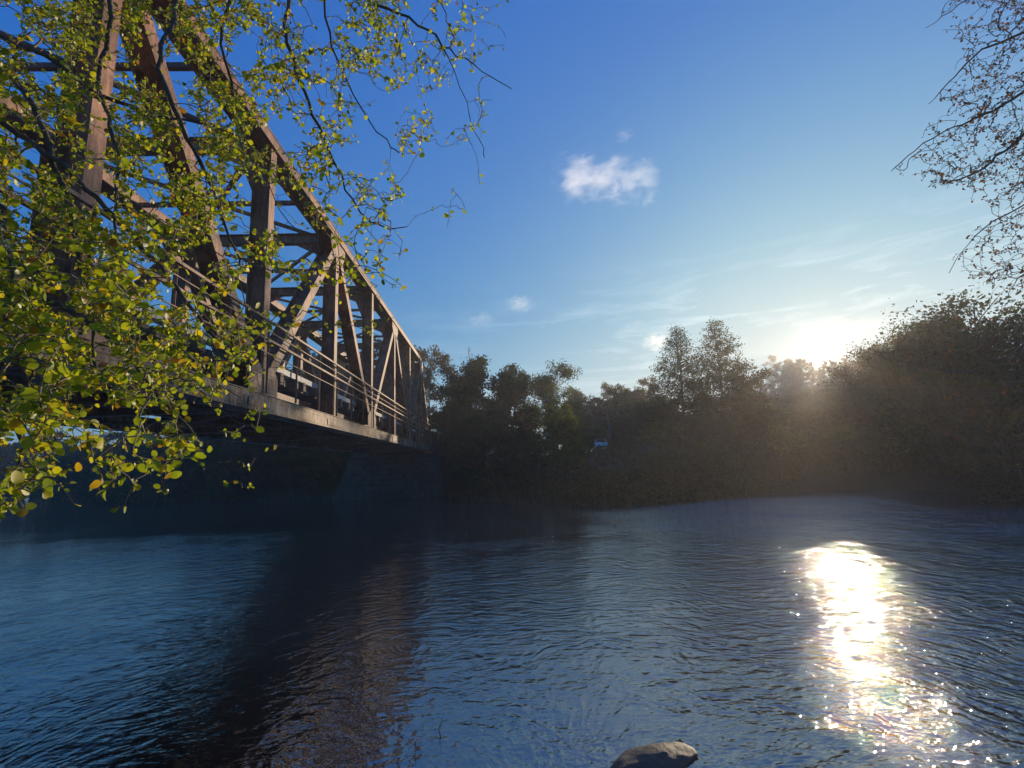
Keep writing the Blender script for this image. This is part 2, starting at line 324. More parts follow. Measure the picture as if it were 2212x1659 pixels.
# ------------------------------------------------------------------ truss bridge
PAN, Y0 = 6.89, 15.2
ZB, ZF, ZC, ZT = 5.16, 5.74, 14.27, 14.79     # girder bottom, girder flange, top chord bottom and top
XN, XF, DEP = -7.5, -14.5, 0.6                # centre of the near and far truss, member depth across the bridge
def yk(k): return Y0 + k*PAN
bridge = empty('railway_bridge', (-11, Y0, ZB), 'long rusty brown riveted steel truss railway bridge spanning the river', 'bridge')
bridge_inv = Matrix.Translation((-11, Y0, ZB)).inverted()
def bpart(name, mb, mat, parent=None, label=None, kind=None):
    o = mb.build(name, mat, parent or bridge)
    if parent is None: o.matrix_parent_inverse = bridge_inv
    if label: o['label'] = label
    if kind: o['kind'] = kind
    return o
for ti, XC in enumerate((XN, XF)):
    out = 1 if ti == 0 else -1
    for seg in range(-3, 5):      # top chord in panel lengths
        b = MB(); y0, y1 = yk(seg), yk(seg+1)-0.012
        b.box(XC-0.32, XC+0.32, y0, y1, ZT-0.03, ZT)                      # cover plate
        b.box(XC-0.30, XC-0.265, y0, y1, ZC, ZT-0.032); b.box(XC+0.265, XC+0.30, y0, y1, ZC, ZT-0.032)
        for s_ in (-1, 1):
            b.box(XC+s_*0.3-(0.0 if s_ > 0 else 0.09), XC+s_*0.3+(0.09 if s_ > 0 else 0.0), y0, y1, ZC, ZC+0.025)
        b.box(XC-0.262, XC+0.262, y0, y1, ZC+0.18, ZC+0.205)
        bpart('top_chord', b, M_STEEL)
    for seg in range(-4, 6):      # plate girder along the bottom
        b = MB(); y0, y1 = yk(seg), yk(seg+1)-0.012; xo = XC+out*0.30
        x0, x1 = sorted((xo, xo-out*0.03)); b.box(x0, x1, y0, y1, ZB+0.022, ZF-0.027)
        x0, x1 = sorted((XC-out*0.30, XC-out*0.27)); b.box(x0, x1, y0, y1, ZB+0.022, ZF-0.027)
        x0, x1 = sorted((xo+out*0.05, XC-out*0.33)); b.box(x0, x1, y0, y1, ZF-0.025, ZF)
        b.box(x0, x1, y0, y1, ZB, ZB+0.02)
        x0, x1 = sorted((xo+out*0.002, xo+out*0.014)); b.box(x0, x1, y0, y1, ZF-0.175, ZF-0.028); b.box(x0, x1, y0, y1, ZB+0.023, ZB+0.12)
        x0, x1 = sorted((xo+out*0.016, xo+out*0.026)); b.box(x0, x1, y0-0.9, y0+0.9, ZB+0.13, ZF-0.19)
        g_ = bpart('bottom_girder', b, M_GIRD)
    for k in range(-3, 6):        # verticals
        b = MB(); b.ibeam((XC, yk(k), ZF-0.02 if k % 2 else ZF+0.2), (XC, yk(k), ZC-0.002 if k % 2 == 0 else ZC-0.3), (1, 0, 0), DEP-0.01, 0.40)
        bpart('post', b, M_STEEL)
    for k in range(-4, 6):        # diagonals, the end ones heavier
        ka, kb = (k, k+1) if k % 2 == 0 else (k+1, k)
        end = k in (-4, 5)
        p0 = Vector((XC, yk(ka), ZF+0.15)); p1 = Vector((XC, yk(kb), ZC+(0.2 if end else -0.1))); d = (p1-p0).normalized()
        b = MB(); b.ibeam(p0+d*0.35, p1-d*0.2, (1, 0, 0), DEP-0.02, 0.50 if end else 0.40); bpart('end_post' if end else 'diagonal', b, M_STEEL)
    for k in range(-4, 7):        # gusset plates on both faces of the joint
        for fx in (0.312, -0.312):
            b = MB(); x0, x1 = XC+fx-0.011, XC+fx+0.011; y = yk(k)
            if k % 2 == 0: prof = [(-0.95, ZF+0.002), (0.95, ZF+0.002), (0.95, ZF+0.62), (0.5, ZF+1.05), (0.18, ZF+0.8), (-0.18, ZF+0.8), (-0.5, ZF+1.05), (-0.95, ZF+0.62)]
            else: prof = [(-1.05, ZC+0.15), (-1.05, ZC-0.4), (-0.55, ZC-1.0), (-0.2, ZC-0.78), (0.2, ZC-0.78), (0.55, ZC-1.0), (1.05, ZC-0.4), (1.05, ZC+0.15)]
            if k == -4: prof = [(max(a_, -0.4), z_) for a_, z_ in prof]
            if k == 6: prof = [(min(a_, 0.4), z_) for a_, z_ in prof]
            n = len(prof)
            b.add([(x0, y+a_, z_) for a_, z_ in prof]+[(x1, y+a_, z_) for a_, z_ in prof],
                  [tuple(range(n))[::-1], tuple(range(n, 2*n))]+[(i, (i+1) % n, (i+1) % n+n, i+n) for i in range(n)])
            bpart('gusset_plate', b, M_GUSS)
# rivets as one mass of small domes
rv = MB()
def rivet(x, y, z, s_=0.017, dx_=0.016):
    rv.add([(x, y-s_, z), (x, y, z-s_), (x, y+s_, z), (x, y, z+s_), (x+dx_, y, z)], [(0, 1, 4), (1, 2, 4), (2, 3, 4), (3, 0, 4)])
xo = XN+0.30+0.014
y = yk(-2)
while y < yk(5.5):
    st_ = 0.15 if y < 24 else 0.3
    rivet(xo, y, ZF-0.10, 0.02); rivet(xo, y+st_/2, ZB+0.075, 0.02)
    if y < 36: rivet(XN+0.302, y, ZC+0.06); rivet(XN+0.302, y, ZT-0.09)
    y += st_
for k in range(-2, 5):
    xg = XN+0.324
    if k % 2 == 0:
        for i in range(-5, 6):
            for j in range(7):
                yy = i*0.16; zz = 0.09+j*0.14
                if zz < 0.58 or (abs(abs(yy)-0.5) < 0.2 and zz < 0.95) or (abs(yy) < 0.15 and zz < 0.75): rivet(xg, yk(k)+yy, ZF+zz)
        for i in range(6):
            for j in range(3): rivet(XN+0.327, yk(k)-0.8+i*0.32, ZB+0.18+j*0.08, 0.016, 0.014)
    else:
        for i in range(-6, 7):
            for j in range(8):
                yy = i*0.16; zz = 0.1-j*0.14
                if zz > -0.35 or (abs(abs(yy)-0.55) < 0.2 and zz > -0.9) or (abs(yy) < 0.15 and zz > -0.7): rivet(xg, yk(k)+yy, ZC+zz)
for k in range(-2, 4):            # two rows along the outer flange of each diagonal
    ka, kb = (k, k+1) if k % 2 == 0 else (k+1, k)
    p0 = Vector((XN+0.291, yk(ka), ZF+0.15)); p1 = Vector((XN+0.291, yk(kb), ZC-0.1)); d = (p1-p0).normalized(); nn = Vector((0, -d.z, d.y)); L = (p1-p0).length
    s_ = 1.3
    while s_ < L-1.2:
        for q in (-0.13, 0.13): c_ = p0+d*s_+nn*q; rivet(c_.x, c_.y, c_.z, 0.015, 0.012)
        s_ += 0.2
bpart('rivet', rv, M_DARK, kind='stuff')
# cross members
for k in range(-4, 7):
    b = MB(); z0, z1 = ZB+0.06, ZB+1.15
    b.box(XF+0.31, XN-0.31, yk(k)-0.012, yk(k)+0.012, z0, z1); b.box(XF+0.31, XN-0.31, yk(k)-0.17, yk(k)+0.17, z1, z1+0.025); b.box(XF+0.31, XN-0.31, yk(k)-0.17, yk(k)+0.17, z0-0.025, z0)
    for xx in np.arange(XF+1.2, XN-0.8, 1.15): b.box(xx-0.04, xx+0.04, yk(k)-0.12, yk(k)-0.014, z0+0.002, z1-0.002)
    bpart('floor_beam', b, M_DARK)
for k in range(-3, 6):
    b = MB(); b.ibeam((XF+0.32, yk(k), ZT-0.3), (XN-0.32, yk(k), ZT-0.3), (0, 0, 1), 0.5, 0.32, 0.025); bpart('top_strut', b, M_STEEL)
    for xc, s_ in ((XN-0.31, -1), (XF+0.31, 1)):     # knee bracket under the strut
        b = MB(); y = yk(k); pr = [(0, ZC-0.04), (s_*1.5, ZC-0.04), (s_*0.45, ZC-0.55), (0, ZC-1.7)]
        b.add([(xc+a_, y-0.03, z_) for a_, z_ in pr]+[(xc+a_, y+0.03, z_) for a_, z_ in pr], [(0, 1, 2, 3), (7, 6, 5, 4), (0, 4, 5, 1), (1, 5, 6, 2), (2, 6, 7, 3), (3, 7, 4, 0)])
        bpart('knee_bracket', b, M_STEEL)
for k in range(-3, 5):
    ym = (yk(k)+yk(k+1))/2; b = MB()
    b.beam((XF+0.32, ym, ZC+0.1), (XN-0.32, ym, ZC+0.1), (0, 0, 1), 0.16, 0.14); bpart('lateral_strut', b, M_STEEL)
    for a_, b_, zz in ((XF+0.3, XN-0.3, 0.1), (XN-0.3, XF+0.3, 0.27)):
        b = MB(); b.beam((a_, yk(k)+0.2, ZC+zz), (b_, yk(k+1)-0.2, ZC+zz), (0, 0, 1), 0.13, 0.13); bpart('top_brace', b, M_STEEL)
for k in range(-4, 6):
    for a_, b_, zz in ((XF+0.35, XN-0.35, 0.02), (XN-0.35, XF+0.35, 0.16)):
        b = MB(); b.beam((a_, yk(k)+0.2, ZB+zz), (b_, yk(k+1)-0.2, ZB+zz), (0, 0, 1), 0.1, 0.16); bpart('bottom_brace', b, M_DARK)
    for xs in (-9.9, -12.1):
        b = MB(); b.ibeam((xs, yk(k)+0.19, ZB+0.75), (xs, yk(k+1)-0.19, ZB+0.75), (0, 0, 1), 0.85, 0.28, 0.025); bpart('stringer', b, M_DARK)
    for xs in (-8.25, -13.75):
        b = MB(); b.beam((xs, yk(k)+0.19, ZB+0.95), (xs, yk(k+1)-0.19, ZB+0.95), (0, 0, 1), 0.45, 0.1); bpart('edge_stringer', b, M_DARK)
ym = MB(); ym.box(-2.95, 2.95, -0.125, 0.125, 0, 0.24); slm = ym.mesh('sleeper', M_WOOD)
yy = yk(-4)+0.3; i = 0
while yy < yk(6)-0.2:
    o = link('sleeper', slm, bridge); o.matrix_parent_inverse = bridge_inv; o.location = (-11.0+(0.12 if i % 3 == 0 else 0)+random.uniform(-.02, .02), yy, ZB+1.42+random.uniform(-.01, .01)); yy += 0.56; i += 1
for xr_ in (-10.24, -11.76):
    b = MB(); b.box(xr_-0.07, xr_+0.07, yk(-4), yk(6), ZB+1.675, ZB+1.69); b.box(xr_-0.01, xr_+0.01, yk(-4), yk(6), ZB+1.691, ZB+1.80); b.box(xr_-0.035, xr_+0.035, yk(-4), yk(6), ZB+1.801, ZB+1.84)
    bpart('track_rail', b, M_RAIL)
for k in range(-12, 18):          # pale edge planks with the dark bracket ends under them
    for xs in (-7.98, -14.02):
        if xs < -14 and k % 2: continue
        y0 = yk(k/3.0)+0.02; y1 = yk((k+(1 if xs > -14 else 2))/3.0)-0.02
        b = MB(); b.box(xs-0.13, xs+0.13, y0, y1, ZB+1.80, ZB+2.02); bpart('edge_plank', b, M_PALE)
bk = MB(); bk.box(-0.24, 0.20, -0.13, 0.13, 0, 0.36); bkm = bk.mesh('bracket_end', M_WOOD)
yy = yk(-2)
i = 0
while yy < yk(6)-0.3:
    o = link('bracket_end', bkm, bridge); o.matrix_parent_inverse = bridge_inv; o.location = (-7.97, yy, ZB+1.43); yy += 1.38 if i % 3 else 0.8; i += 1
# railing outside the near truss, and a plain one beyond the far truss
for ti, xr_ in enumerate((-7.10, -14.90)):
    for k in range(-12, 19):
        y = yk(k/3.0)
        if k == 18: y -= 0.1
        b = MB(); b.box(xr_-0.035, xr_+0.035, y-0.005, y+0.005, ZF+0.001, 8.06); b.box(xr_-0.035 if ti == 0 else xr_+0.025, xr_-0.025 if ti == 0 else xr_+0.035, y+0.006, y+0.06, ZF+0.001, 8.0)
        bpart('railing_post', b, M_GUSS)
    for zz, th in ((8.10, 0.075), (7.77, 0.028), (7.47, 0.075), (7.04, 0.028)):
        b = MB(); b.box(xr_+0.037-th*0.2, xr_+0.037+th*0.8, yk(-4), yk(6), zz-th/2, zz+th/2); bpart('handrail', b, M_GUSS)
# faded letters painted on the girder, plates two millimetres proud
def strokes(segs, y0, z0, s_, name):
    b = MB()
    for (a0, b0, a1, b1) in segs: b.beam((XN+0.3015, y0+a0*s_, z0+b0*s_), (XN+0.3015, y0+a1*s_, z0+b1*s_), (1, 0, 0), 0.002, 0.028)
    bpart(name, b, M_PAINT)
strokes([(0, 0, 0, 1), (0.3, 0, 0.3, .7), (.3, .7, .6, .7), (.6, .7, .6, 0), (.6, 0, .3, 0), (.9, 0, .9, .9), (.9, .45, 1.3, .45), (1.3, 0, 1.3, 1.0), (1.55, .95, 1.95, .95), (1.9, .1, 1.9, .95)], 12.35, ZB+0.14, 0.24, 'painted_lettering')
strokes([(0, .9, .55, .9), (.15, 0.1, .2, .9), (.5, .9, .5, 0), (.5, .05, .9, .05), (1.3, 0, 1.3, .8), (1.3, .8, 1.6, .8), (1.6, .8, 1.6, 0), (1.3, .4, 1.6, .4), (1.45, 0.05, 1.45, .75)], 14.0, ZB+0.14, 0.24, 'painted_lettering')

# ------------------------------------------------------------------ abutment at the far end
ab = empty('bridge_abutment', (-11, 57, 0), 'dark granite block abutment carrying the far end of the bridge', 'abutment')
def apart(name, mb, mat):
    o = mb.build(name, mat, ab); o.matrix_parent_inverse = Matrix.Translation((-11, 57, 0)).inverted(); return o
b = MB(); b.box(-15.9, -6.1, 56.0, 60, -1, 4.62); apart('wall_core', b, M_MORTAR)
z = -0.3; row = 0
while z < 4.5:
    hh = 0.60; x = -16.0 - (0.6 if row % 2 else 0)
    while x < -6.0:
        w_ = random.uniform(1.0, 1.5); x0 = max(x, -16.0); x1 = min(x+w_, -5.95)
        if x1-x0 > 0.25:
            b = MB(); pr = 55.84-random.uniform(0, 0.05)
            b.add([(x0+.02, pr+.05, z+.02), (x1-.02, pr+.05, z+.02), (x1-.02, 56.05, z+.02), (x0+.02, 56.05, z+.02), (x0+.02, pr+.05, z+hh-.02), (x1-.02, pr+.05, z+hh-.02), (x1-.02, 56.05, z+hh-.02), (x0+.02, 56.05, z+hh-.02),
                   (x0+.09, pr, z+.08), (x1-.09, pr, z+.08), (x1-.09, pr, z+hh-.08), (x0+.09, pr, z+hh-.08)],
                  [(0, 1, 9, 8), (1, 5, 10, 9), (5, 4, 11, 10), (4, 0, 8, 11), (8, 9, 10, 11), (1, 2, 6, 5), (3, 0, 4, 7), (4, 5, 6, 7), (0, 3, 2, 1)])
            apart('stone_block', b, M_STONE)
        x += w_
    z += hh; row += 1
for yy in np.arange(56.2, 59.6, 1.1):       # return wall on the near side
    for r_ in range(8):
        b = MB(); b.box(-6.08, -5.9, yy+0.02, yy+1.06, -0.3+r_*0.6+0.02, -0.3+r_*0.6+0.58); apart('stone_block', b, M_STONE)
b = MB(); b.box(-16.2, -5.7, 55.7, 60.2, 4.64, 4.9); apart('coping_slab', b, M_STONE)
for xs in (XN, XF):
    b = MB(); b.box(xs-0.4, xs+0.4, yk(6)-0.45, yk(6)+0.35, 4.902, ZB-0.002); apart('bearing', b, M_DARK)

# ------------------------------------------------------------------ trees
def limb_curve(p, d, L, n, droop, wob):
    pts = [Vector(p)]; d = Vector(d).normalized()
    for i in range(n):
        d = (d + Vector((random.gauss(0, wob), random.gauss(0, wob), random.gauss(0, wob)-droop))).normalized(); pts.append(pts[-1]+d*(L/n))
    return pts
def quads(C, S, asp=0.7, flat=0.0, seed=0, tone=None):    # leaf shaped cards at centres C of size S
    g = np.random.default_rng(seed); n = len(C)
    a = g.normal(size=(n, 3)); a[:, 2] -= flat; a /= np.linalg.norm(a, axis=1)[:, None]
    b = np.cross(a, g.normal(size=(n, 3))); b /= np.linalg.norm(b, axis=1)[:, None]; nn = np.cross(a, b)
    S = np.asarray(S).reshape(-1, 1)
    V = np.stack([C-a*S/2, C+b*S*asp/2-a*S*0.05+nn*S*0.12, C+a*S/2, C-b*S*asp/2-a*S*0.05+nn*S*0.12], 1).reshape(-1, 3)
    F = np.arange(4*n).reshape(n, 4)
    T = g.beta(2, 2, n) if tone is None else tone
    return V, F, T
def tree_mesh(seed, H, W, base, kind, mat, nleaf, leaf, bark=None, dens=1.0):
    """trunk mesh, branches mesh, crown mesh with the foot at the origin; W is the crown's half width, base where the crown starts"""
    random.seed(seed); g = np.random.default_rng(seed)
    bark = bark or M_BARKFAR; tr = MB(); br = MB(); tips = []
    stems = 1 if kind in ('cone', 'pine', 'bare') else (2 if kind == 'birch' else 3)
    for s_ in range(stems):
        lean = Vector((random.gauss(0, .05), random.gauss(0, .05), 1)) if stems == 1 else Vector((random.gauss(0, .16), random.gauss(0, .16), 1))
        top = H*(1 if s_ == 0 else random.uniform(.7, .95))
        sp_ = limb_curve((random.gauss(0, .15)*(stems > 1), random.gauss(0, .15)*(stems > 1), -0.3), lean, top+0.3, 10, -0.02, 0.035)
        r0 = H*0.013*(1.0 if stems == 1 else 0.7)+0.03
        tr.tube(sp_, [r0*(1-i/10.6)+0.012 for i in range(11)], 7)
        nb = int((26 if kind in ('cone', 'pine') else 17)*dens)
        for i in range(nb):
            f = base/H + (1-base/H)*(i+0.5)/nb
            if kind == 'pine': f = max(base/H, f)
            idx = f*10; i0 = min(int(idx), 9); p = sp_[i0].lerp(sp_[i0+1], idx-i0)
            u = (f*H-base)/(H-base)
            if kind == 'cone': ln = W*(1-u)**0.85*random.uniform(.75, 1.12)+0.35; el = 0.05+0.55*u
            elif kind == 'pine': ln = W*(math.sin(min(1, u*1.15+.12)*math.pi)**.6)*random.uniform(.5, 1.1)+.3; el = 0.25
            elif kind == 'bare': ln = W*(1-u)**0.5*random.uniform(.5, 1.0)+.2; el = 0.9
            else: ln = W*(math.sin((0.12+0.86*u)*math.pi)**0.55)*random.uniform(.55, 1.08); el = 0.35+0.7*u
            th = random.uniform(0, 6.283) if kind != 'cone' else i*2.4+random.uniform(-.5, .5)
            bp = limb_curve(p, (math.cos(th), math.sin(th), el), ln, 5, 0.03 if kind != 'bare' else -0.05, 0.13)
            r1 = 0.012+ln*0.010
            br.tube(bp, [r1*(1-j/5.6) for j in range(6)], 4, cap=False)
            for q in range(5 if kind != 'bare' else 3):
                j = random.uniform(1.2, 4.9); p2 = bp[int(j)].lerp(bp[min(int(j)+1, 5)], j % 1)
                dd = (bp[5]-bp[0]).normalized()+Vector((random.gauss(0, .6), random.gauss(0, .6), random.gauss(0.1, .45)))
                tp = limb_curve(p2, dd, ln*random.uniform(.22, .5)+.2, 3, 0.05, .15); br.tube(tp, [r1*.4, r1*.3, r1*.2, .004], 3, cap=False); tips += tp[1:]
            tips += bp[2:] if kind != 'cone' else bp[1:]*2
    T = np.array([tuple(v) for v in tips])
    w = g.uniform(0.25, 1.6, len(T)) if kind != 'cone' else np.clip(1.05-T[:, 2]/H, 0.03, 1)*g.uniform(.5, 1.4, len(T)); w /= w.sum()
    pick = g.choice(len(T), nleaf, p=w)
    sig = {'cone': .20, 'pine': .22, 'bare': .15}.get(kind, .30)*(0.6+W/6)
    C = T[pick] + g.normal(0, sig, (nleaf, 3))*np.array([1, 1, .75])
    clump = (np.sin(T[pick][:, 0]*2.3+seed)+np.sin(T[pick][:, 1]*2.9+seed*.7)+np.sin(T[pick][:, 2]*2.1))/6+0.5
    tone = np.clip(clump*0.7+g.beta(2, 2, nleaf)*0.5-0.1, 0, 1)
    V, F, T_ = quads(C, g.uniform(.6, 1.35, nleaf)*leaf, 0.7 if kind != 'pine' else 0.35, 0.2, seed, tone)
    return tr.mesh('trunk', bark, True), br.mesh('branches', bark), np_mesh('crown', V, F, T_, mat)
def plant(name, meshes, loc, scale, rz, label, cat, group=None, tilt=0.0):
    e = empty(name, loc, label, cat, group, rz); e.scale = scale if hasattr(scale, '__len__') else (scale,)*3; e.rotation_euler = (0, tilt, rz)
    for nm, me in zip(('trunk', 'branches', 'crown'), meshes):
        if me is not None: link(nm, me, e)
    return e
def foot(px, dist):     # ground point under a column of the picture at a real distance
    a, _ = azel(px, 1000); a2 = a
    x, y = math.sin(a2)*dist, math.cos(a2)*dist
    return x, y, float(ground_z(x, y))
def tree_at(name, px, py_top, dist, halfw_px, kind, mat, nleaf, leaf, label, cat='tree', group=None, base_f=0.25, seed=1, bark=None, dens=1.0, tilt=0.0):
    a, el = azel(px, py_top); x, y = math.sin(a)*dist, math.cos(a)*dist; gz = float(ground_z(x, y))
    H = EYE+dist*math.tan(el)-gz; W = halfw_px/1025*dist*0.95
    ms = tree_mesh(seed, H, W, H*base_f, kind, mat, nleaf, leaf, bark, dens)
    return plant(name, ms, (x, y, gz-0.05), 1.0, 0.0, label, cat, group, tilt)

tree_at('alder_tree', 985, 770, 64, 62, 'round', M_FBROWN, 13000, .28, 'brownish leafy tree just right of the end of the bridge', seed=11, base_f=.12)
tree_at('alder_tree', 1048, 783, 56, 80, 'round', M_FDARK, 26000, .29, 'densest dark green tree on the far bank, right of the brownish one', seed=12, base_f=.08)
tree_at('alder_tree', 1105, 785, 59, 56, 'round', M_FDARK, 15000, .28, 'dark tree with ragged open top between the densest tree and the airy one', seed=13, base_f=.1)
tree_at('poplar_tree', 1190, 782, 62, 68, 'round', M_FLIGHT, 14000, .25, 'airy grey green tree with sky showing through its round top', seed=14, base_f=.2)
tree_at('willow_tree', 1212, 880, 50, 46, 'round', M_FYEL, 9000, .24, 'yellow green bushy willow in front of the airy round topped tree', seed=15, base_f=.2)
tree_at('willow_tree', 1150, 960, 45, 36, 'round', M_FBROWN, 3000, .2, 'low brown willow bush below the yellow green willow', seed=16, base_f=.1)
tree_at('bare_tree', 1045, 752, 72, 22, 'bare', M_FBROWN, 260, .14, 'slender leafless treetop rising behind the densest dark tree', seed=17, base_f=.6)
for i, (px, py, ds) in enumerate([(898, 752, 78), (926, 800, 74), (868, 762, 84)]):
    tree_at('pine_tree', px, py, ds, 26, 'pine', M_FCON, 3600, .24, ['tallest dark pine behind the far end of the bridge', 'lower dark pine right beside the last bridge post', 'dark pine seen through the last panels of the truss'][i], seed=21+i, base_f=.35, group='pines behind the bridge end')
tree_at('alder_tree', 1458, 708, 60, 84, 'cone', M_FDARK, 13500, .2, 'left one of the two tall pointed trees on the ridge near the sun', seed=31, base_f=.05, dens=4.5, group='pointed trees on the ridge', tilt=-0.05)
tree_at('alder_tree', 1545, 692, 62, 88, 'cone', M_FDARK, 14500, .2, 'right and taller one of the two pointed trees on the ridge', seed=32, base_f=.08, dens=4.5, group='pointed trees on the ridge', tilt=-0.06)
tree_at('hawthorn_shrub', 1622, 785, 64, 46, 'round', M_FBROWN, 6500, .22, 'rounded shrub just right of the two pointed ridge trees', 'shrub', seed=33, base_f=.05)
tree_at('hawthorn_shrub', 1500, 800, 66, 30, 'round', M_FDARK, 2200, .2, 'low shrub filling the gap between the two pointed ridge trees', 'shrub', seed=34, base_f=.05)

# shared variants for the rest of the woods
VAR = {}
def var(key, *a, **k):
    VAR[key] = tree_mesh(*a, **k); return VAR[key]
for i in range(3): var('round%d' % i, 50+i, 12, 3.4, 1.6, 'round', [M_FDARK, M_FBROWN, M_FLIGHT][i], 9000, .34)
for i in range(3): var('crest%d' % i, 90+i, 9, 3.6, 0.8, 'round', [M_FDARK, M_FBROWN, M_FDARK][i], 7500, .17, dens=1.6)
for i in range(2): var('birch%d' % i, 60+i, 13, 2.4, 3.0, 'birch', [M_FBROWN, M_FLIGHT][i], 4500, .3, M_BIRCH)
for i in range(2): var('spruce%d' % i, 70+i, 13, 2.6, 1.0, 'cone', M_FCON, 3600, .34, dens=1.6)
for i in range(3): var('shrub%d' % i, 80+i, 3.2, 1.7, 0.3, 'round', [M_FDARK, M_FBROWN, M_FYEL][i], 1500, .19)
KN = {'crest': 'broadleaf_tree', 'round': 'broadleaf_tree', 'birch': 'birch_tree', 'spruce': 'spruce_tree', 'shrub': 'bank_shrub'}
def wood(px, py_top, dist, key, label, cat, group, rnd):
    a, el = azel(px, py_top); x, y = math.sin(a)*dist, math.cos(a)*dist; gz = float(ground_z(x, y)); H = max(1.2, EYE+dist*math.tan(el)-gz)
    h0 = {'shr': 3.2, 'rou': 12, 'cre': 9}.get(key[:3], 13)
    s = H/h0; w = s*rnd.uniform(.85, 1.15) if not key.startswith('shrub') else s*rnd.uniform(.9, 1.5)
    w = max(w, 0.75) if not key.startswith('shrub') else w
    return plant(KN[key.rstrip('0123456789')], VAR[key], (x, y, gz-0.1), (w, w, s), rnd.uniform(0, 6.28), label, cat, group)
rnd = random.Random(5)
# far wood between the airy tree and the pointed trees
far_px = [1262, 1276, 1290, 1303, 1318, 1331, 1345, 1359, 1372, 1386, 1400, 1414, 1430, 1250, 1283, 1311, 1338, 1366, 1393]
for i, px in enumerate(far_px):
    key = ['birch0', 'spruce0', 'birch1', 'round1', 'spruce1', 'birch0', 'round2'][i % 7]
    wood(px, 846+rnd.uniform(-16, 14)-(14 if i > 12 else 0), rnd.uniform(84, 96) if i < 13 else rnd.uniform(104, 118), key,
         'one of the tightly packed trees of the distant wood left of the pointed ridge trees', 'tree', 'trees of the distant wood', rnd)
# wood behind and left of the bridge
i = 0
for px in list(range(-60, 900, 26)):
    e_y = np.interp(px, [-60, 120, 330, 520, 640, 760, 900], [965, 950, 930, 850, 790, 768, 762])+rnd.uniform(-14, 14)
    ds = float(np.interp(px, [-60, 200, 500, 900], [150, 128, 96, 84]))*rnd.uniform(.95, 1.1)
    key = ['round0', 'round1', 'birch0', 'round0', 'spruce0', 'birch1', 'round1'][i % 7]; i += 1
    wood(px, e_y, ds, key, 'one of the trees of the dark wood seen under and through the bridge', 'tree', 'trees of the wood behind the bridge', rnd)
for px in range(150, 930, 30):
    wood(px, np.interp(px, [150, 500, 930], [985, 950, 900])+rnd.uniform(-10, 10), float(np.interp(px, [150, 500, 930], [112, 74, 66])), ['round0', 'round1', 'shrub0'][rnd.randrange(3)],
         'one of the low trees along the waterline beneath the bridge', 'tree', 'low trees along the water under the bridge', rnd)
# lower edge trees between bridge end and slope
for px, py, ds, key in [(955, 880, 60, 'round0'), (1010, 900, 52, 'round0'), (1075, 905, 50, 'round1'), (1130, 880, 54, 'round0'), (1250, 900, 66, 'round2'), (1285, 905, 72, 'birch0'), (1345, 900, 78, 'round1'), (1385, 890, 74, 'round0'), (1425, 870, 70, 'round1'), (1235, 870, 72, 'round0')]:
    wood(px, py, ds, key, 'one of the smaller dark trees at the foot of the taller far bank trees', 'tree', 'understorey trees on the far bank', rnd)
for i, px in enumerate(range(1672, 1880, 11)):      # birches added on the crest to screen the sun and dim the glitter
    wood(px, rnd.uniform(770, 792), rnd.uniform(292, 312), 'birch%d' % (i % 2), 'one of the thin crowned birches added on the hill crest to dim the sun glitter', 'tree', 'birches added on the crest to dim the glitter', rnd)
# shrubs along the skyline of the slope
sk = [(1395, 862), (1425, 858), (1520, 850), (1560, 846), (1598, 836), (1648, 815), (1668, 822), (1688, 795), (1706, 798), (1724, 812), (1742, 818), (1760, 822), (1778, 820), (1796, 815), (1812, 800), (1830, 775), (1846, 760), (1862, 750), (1880, 745),
      (1900, 738), (1922, 735), (1945, 725), (1968, 712), (1990, 706), (2015, 700)]
for i, (px, py) in enumerate(sk):
    wood(px, py+8, rnd.uniform(60, 66) if px < 1640 else (rnd.uniform(285, 312) if px < 1990 else rnd.uniform(50, 58)), 'shrub%d' % (i % 2) if px < 1640 else ('round0', 'birch0', 'round1')[i % 3], 'one of the ragged shrubs along the top of the slope below the sun', 'shrub', 'shrubs along the crest of the slope', rnd)
for i in range(170):
    px = rnd.uniform(1620, 2030); dd = rnd.uniform(60, 1)**.5*0+60+250*rnd.random()**.8
    a, _ = azel(px, 900); x, y = math.sin(a)*dd, math.cos(a)*dd; s = rnd.uniform(.6, 1.15)
    plant('bank_shrub', VAR['shrub%d' % rnd.choice([0, 1, 1, 1, 2])], (x, y, float(ground_z(x, y))-.1), (s*2.4, s*2.4, s), rnd.uniform(0, 6.28),
          'one of the brown shrubs dotting the long slope below the sun', 'shrub', 'shrubs on the long slope below the sun')
for i in range(60):
    px = rnd.uniform(1400, 2330); dd = rnd.uniform(38, 60)
    a, _ = azel(px, 900); x, y = math.sin(a)*dd, math.cos(a)*dd
    if float(sdist(x, y)[0]) < 1.5: continue
    s = rnd.uniform(.5, 1.1); plant('bank_shrub', VAR['shrub%d' % rnd.choice([0, 0, 1, 1, 2])], (x, y, float(ground_z(x, y))-.1), (s*1.2, s*1.2, s), rnd.uniform(0, 6.28),
          'one of the dark shrubs covering the shaded slope under the sun', 'shrub', 'shrubs on the shaded slope')
LAB = ['tallest lacy tree at the right end of the slope', 'lacy tree just left of the tallest one on the right slope', 'tree cut by the right edge of the picture on the slope', 'ragged tree stepping down left from the lacy trees', 'small ragged tree nearest to the sun on its right', 'thin crowned tree between the small ragged ones right of the sun', 'low ragged tree halfway up the rise right of the sun', 'bushy tree low behind the hanging twigs at the right', 'wide dark tree filling the right end of the bank']
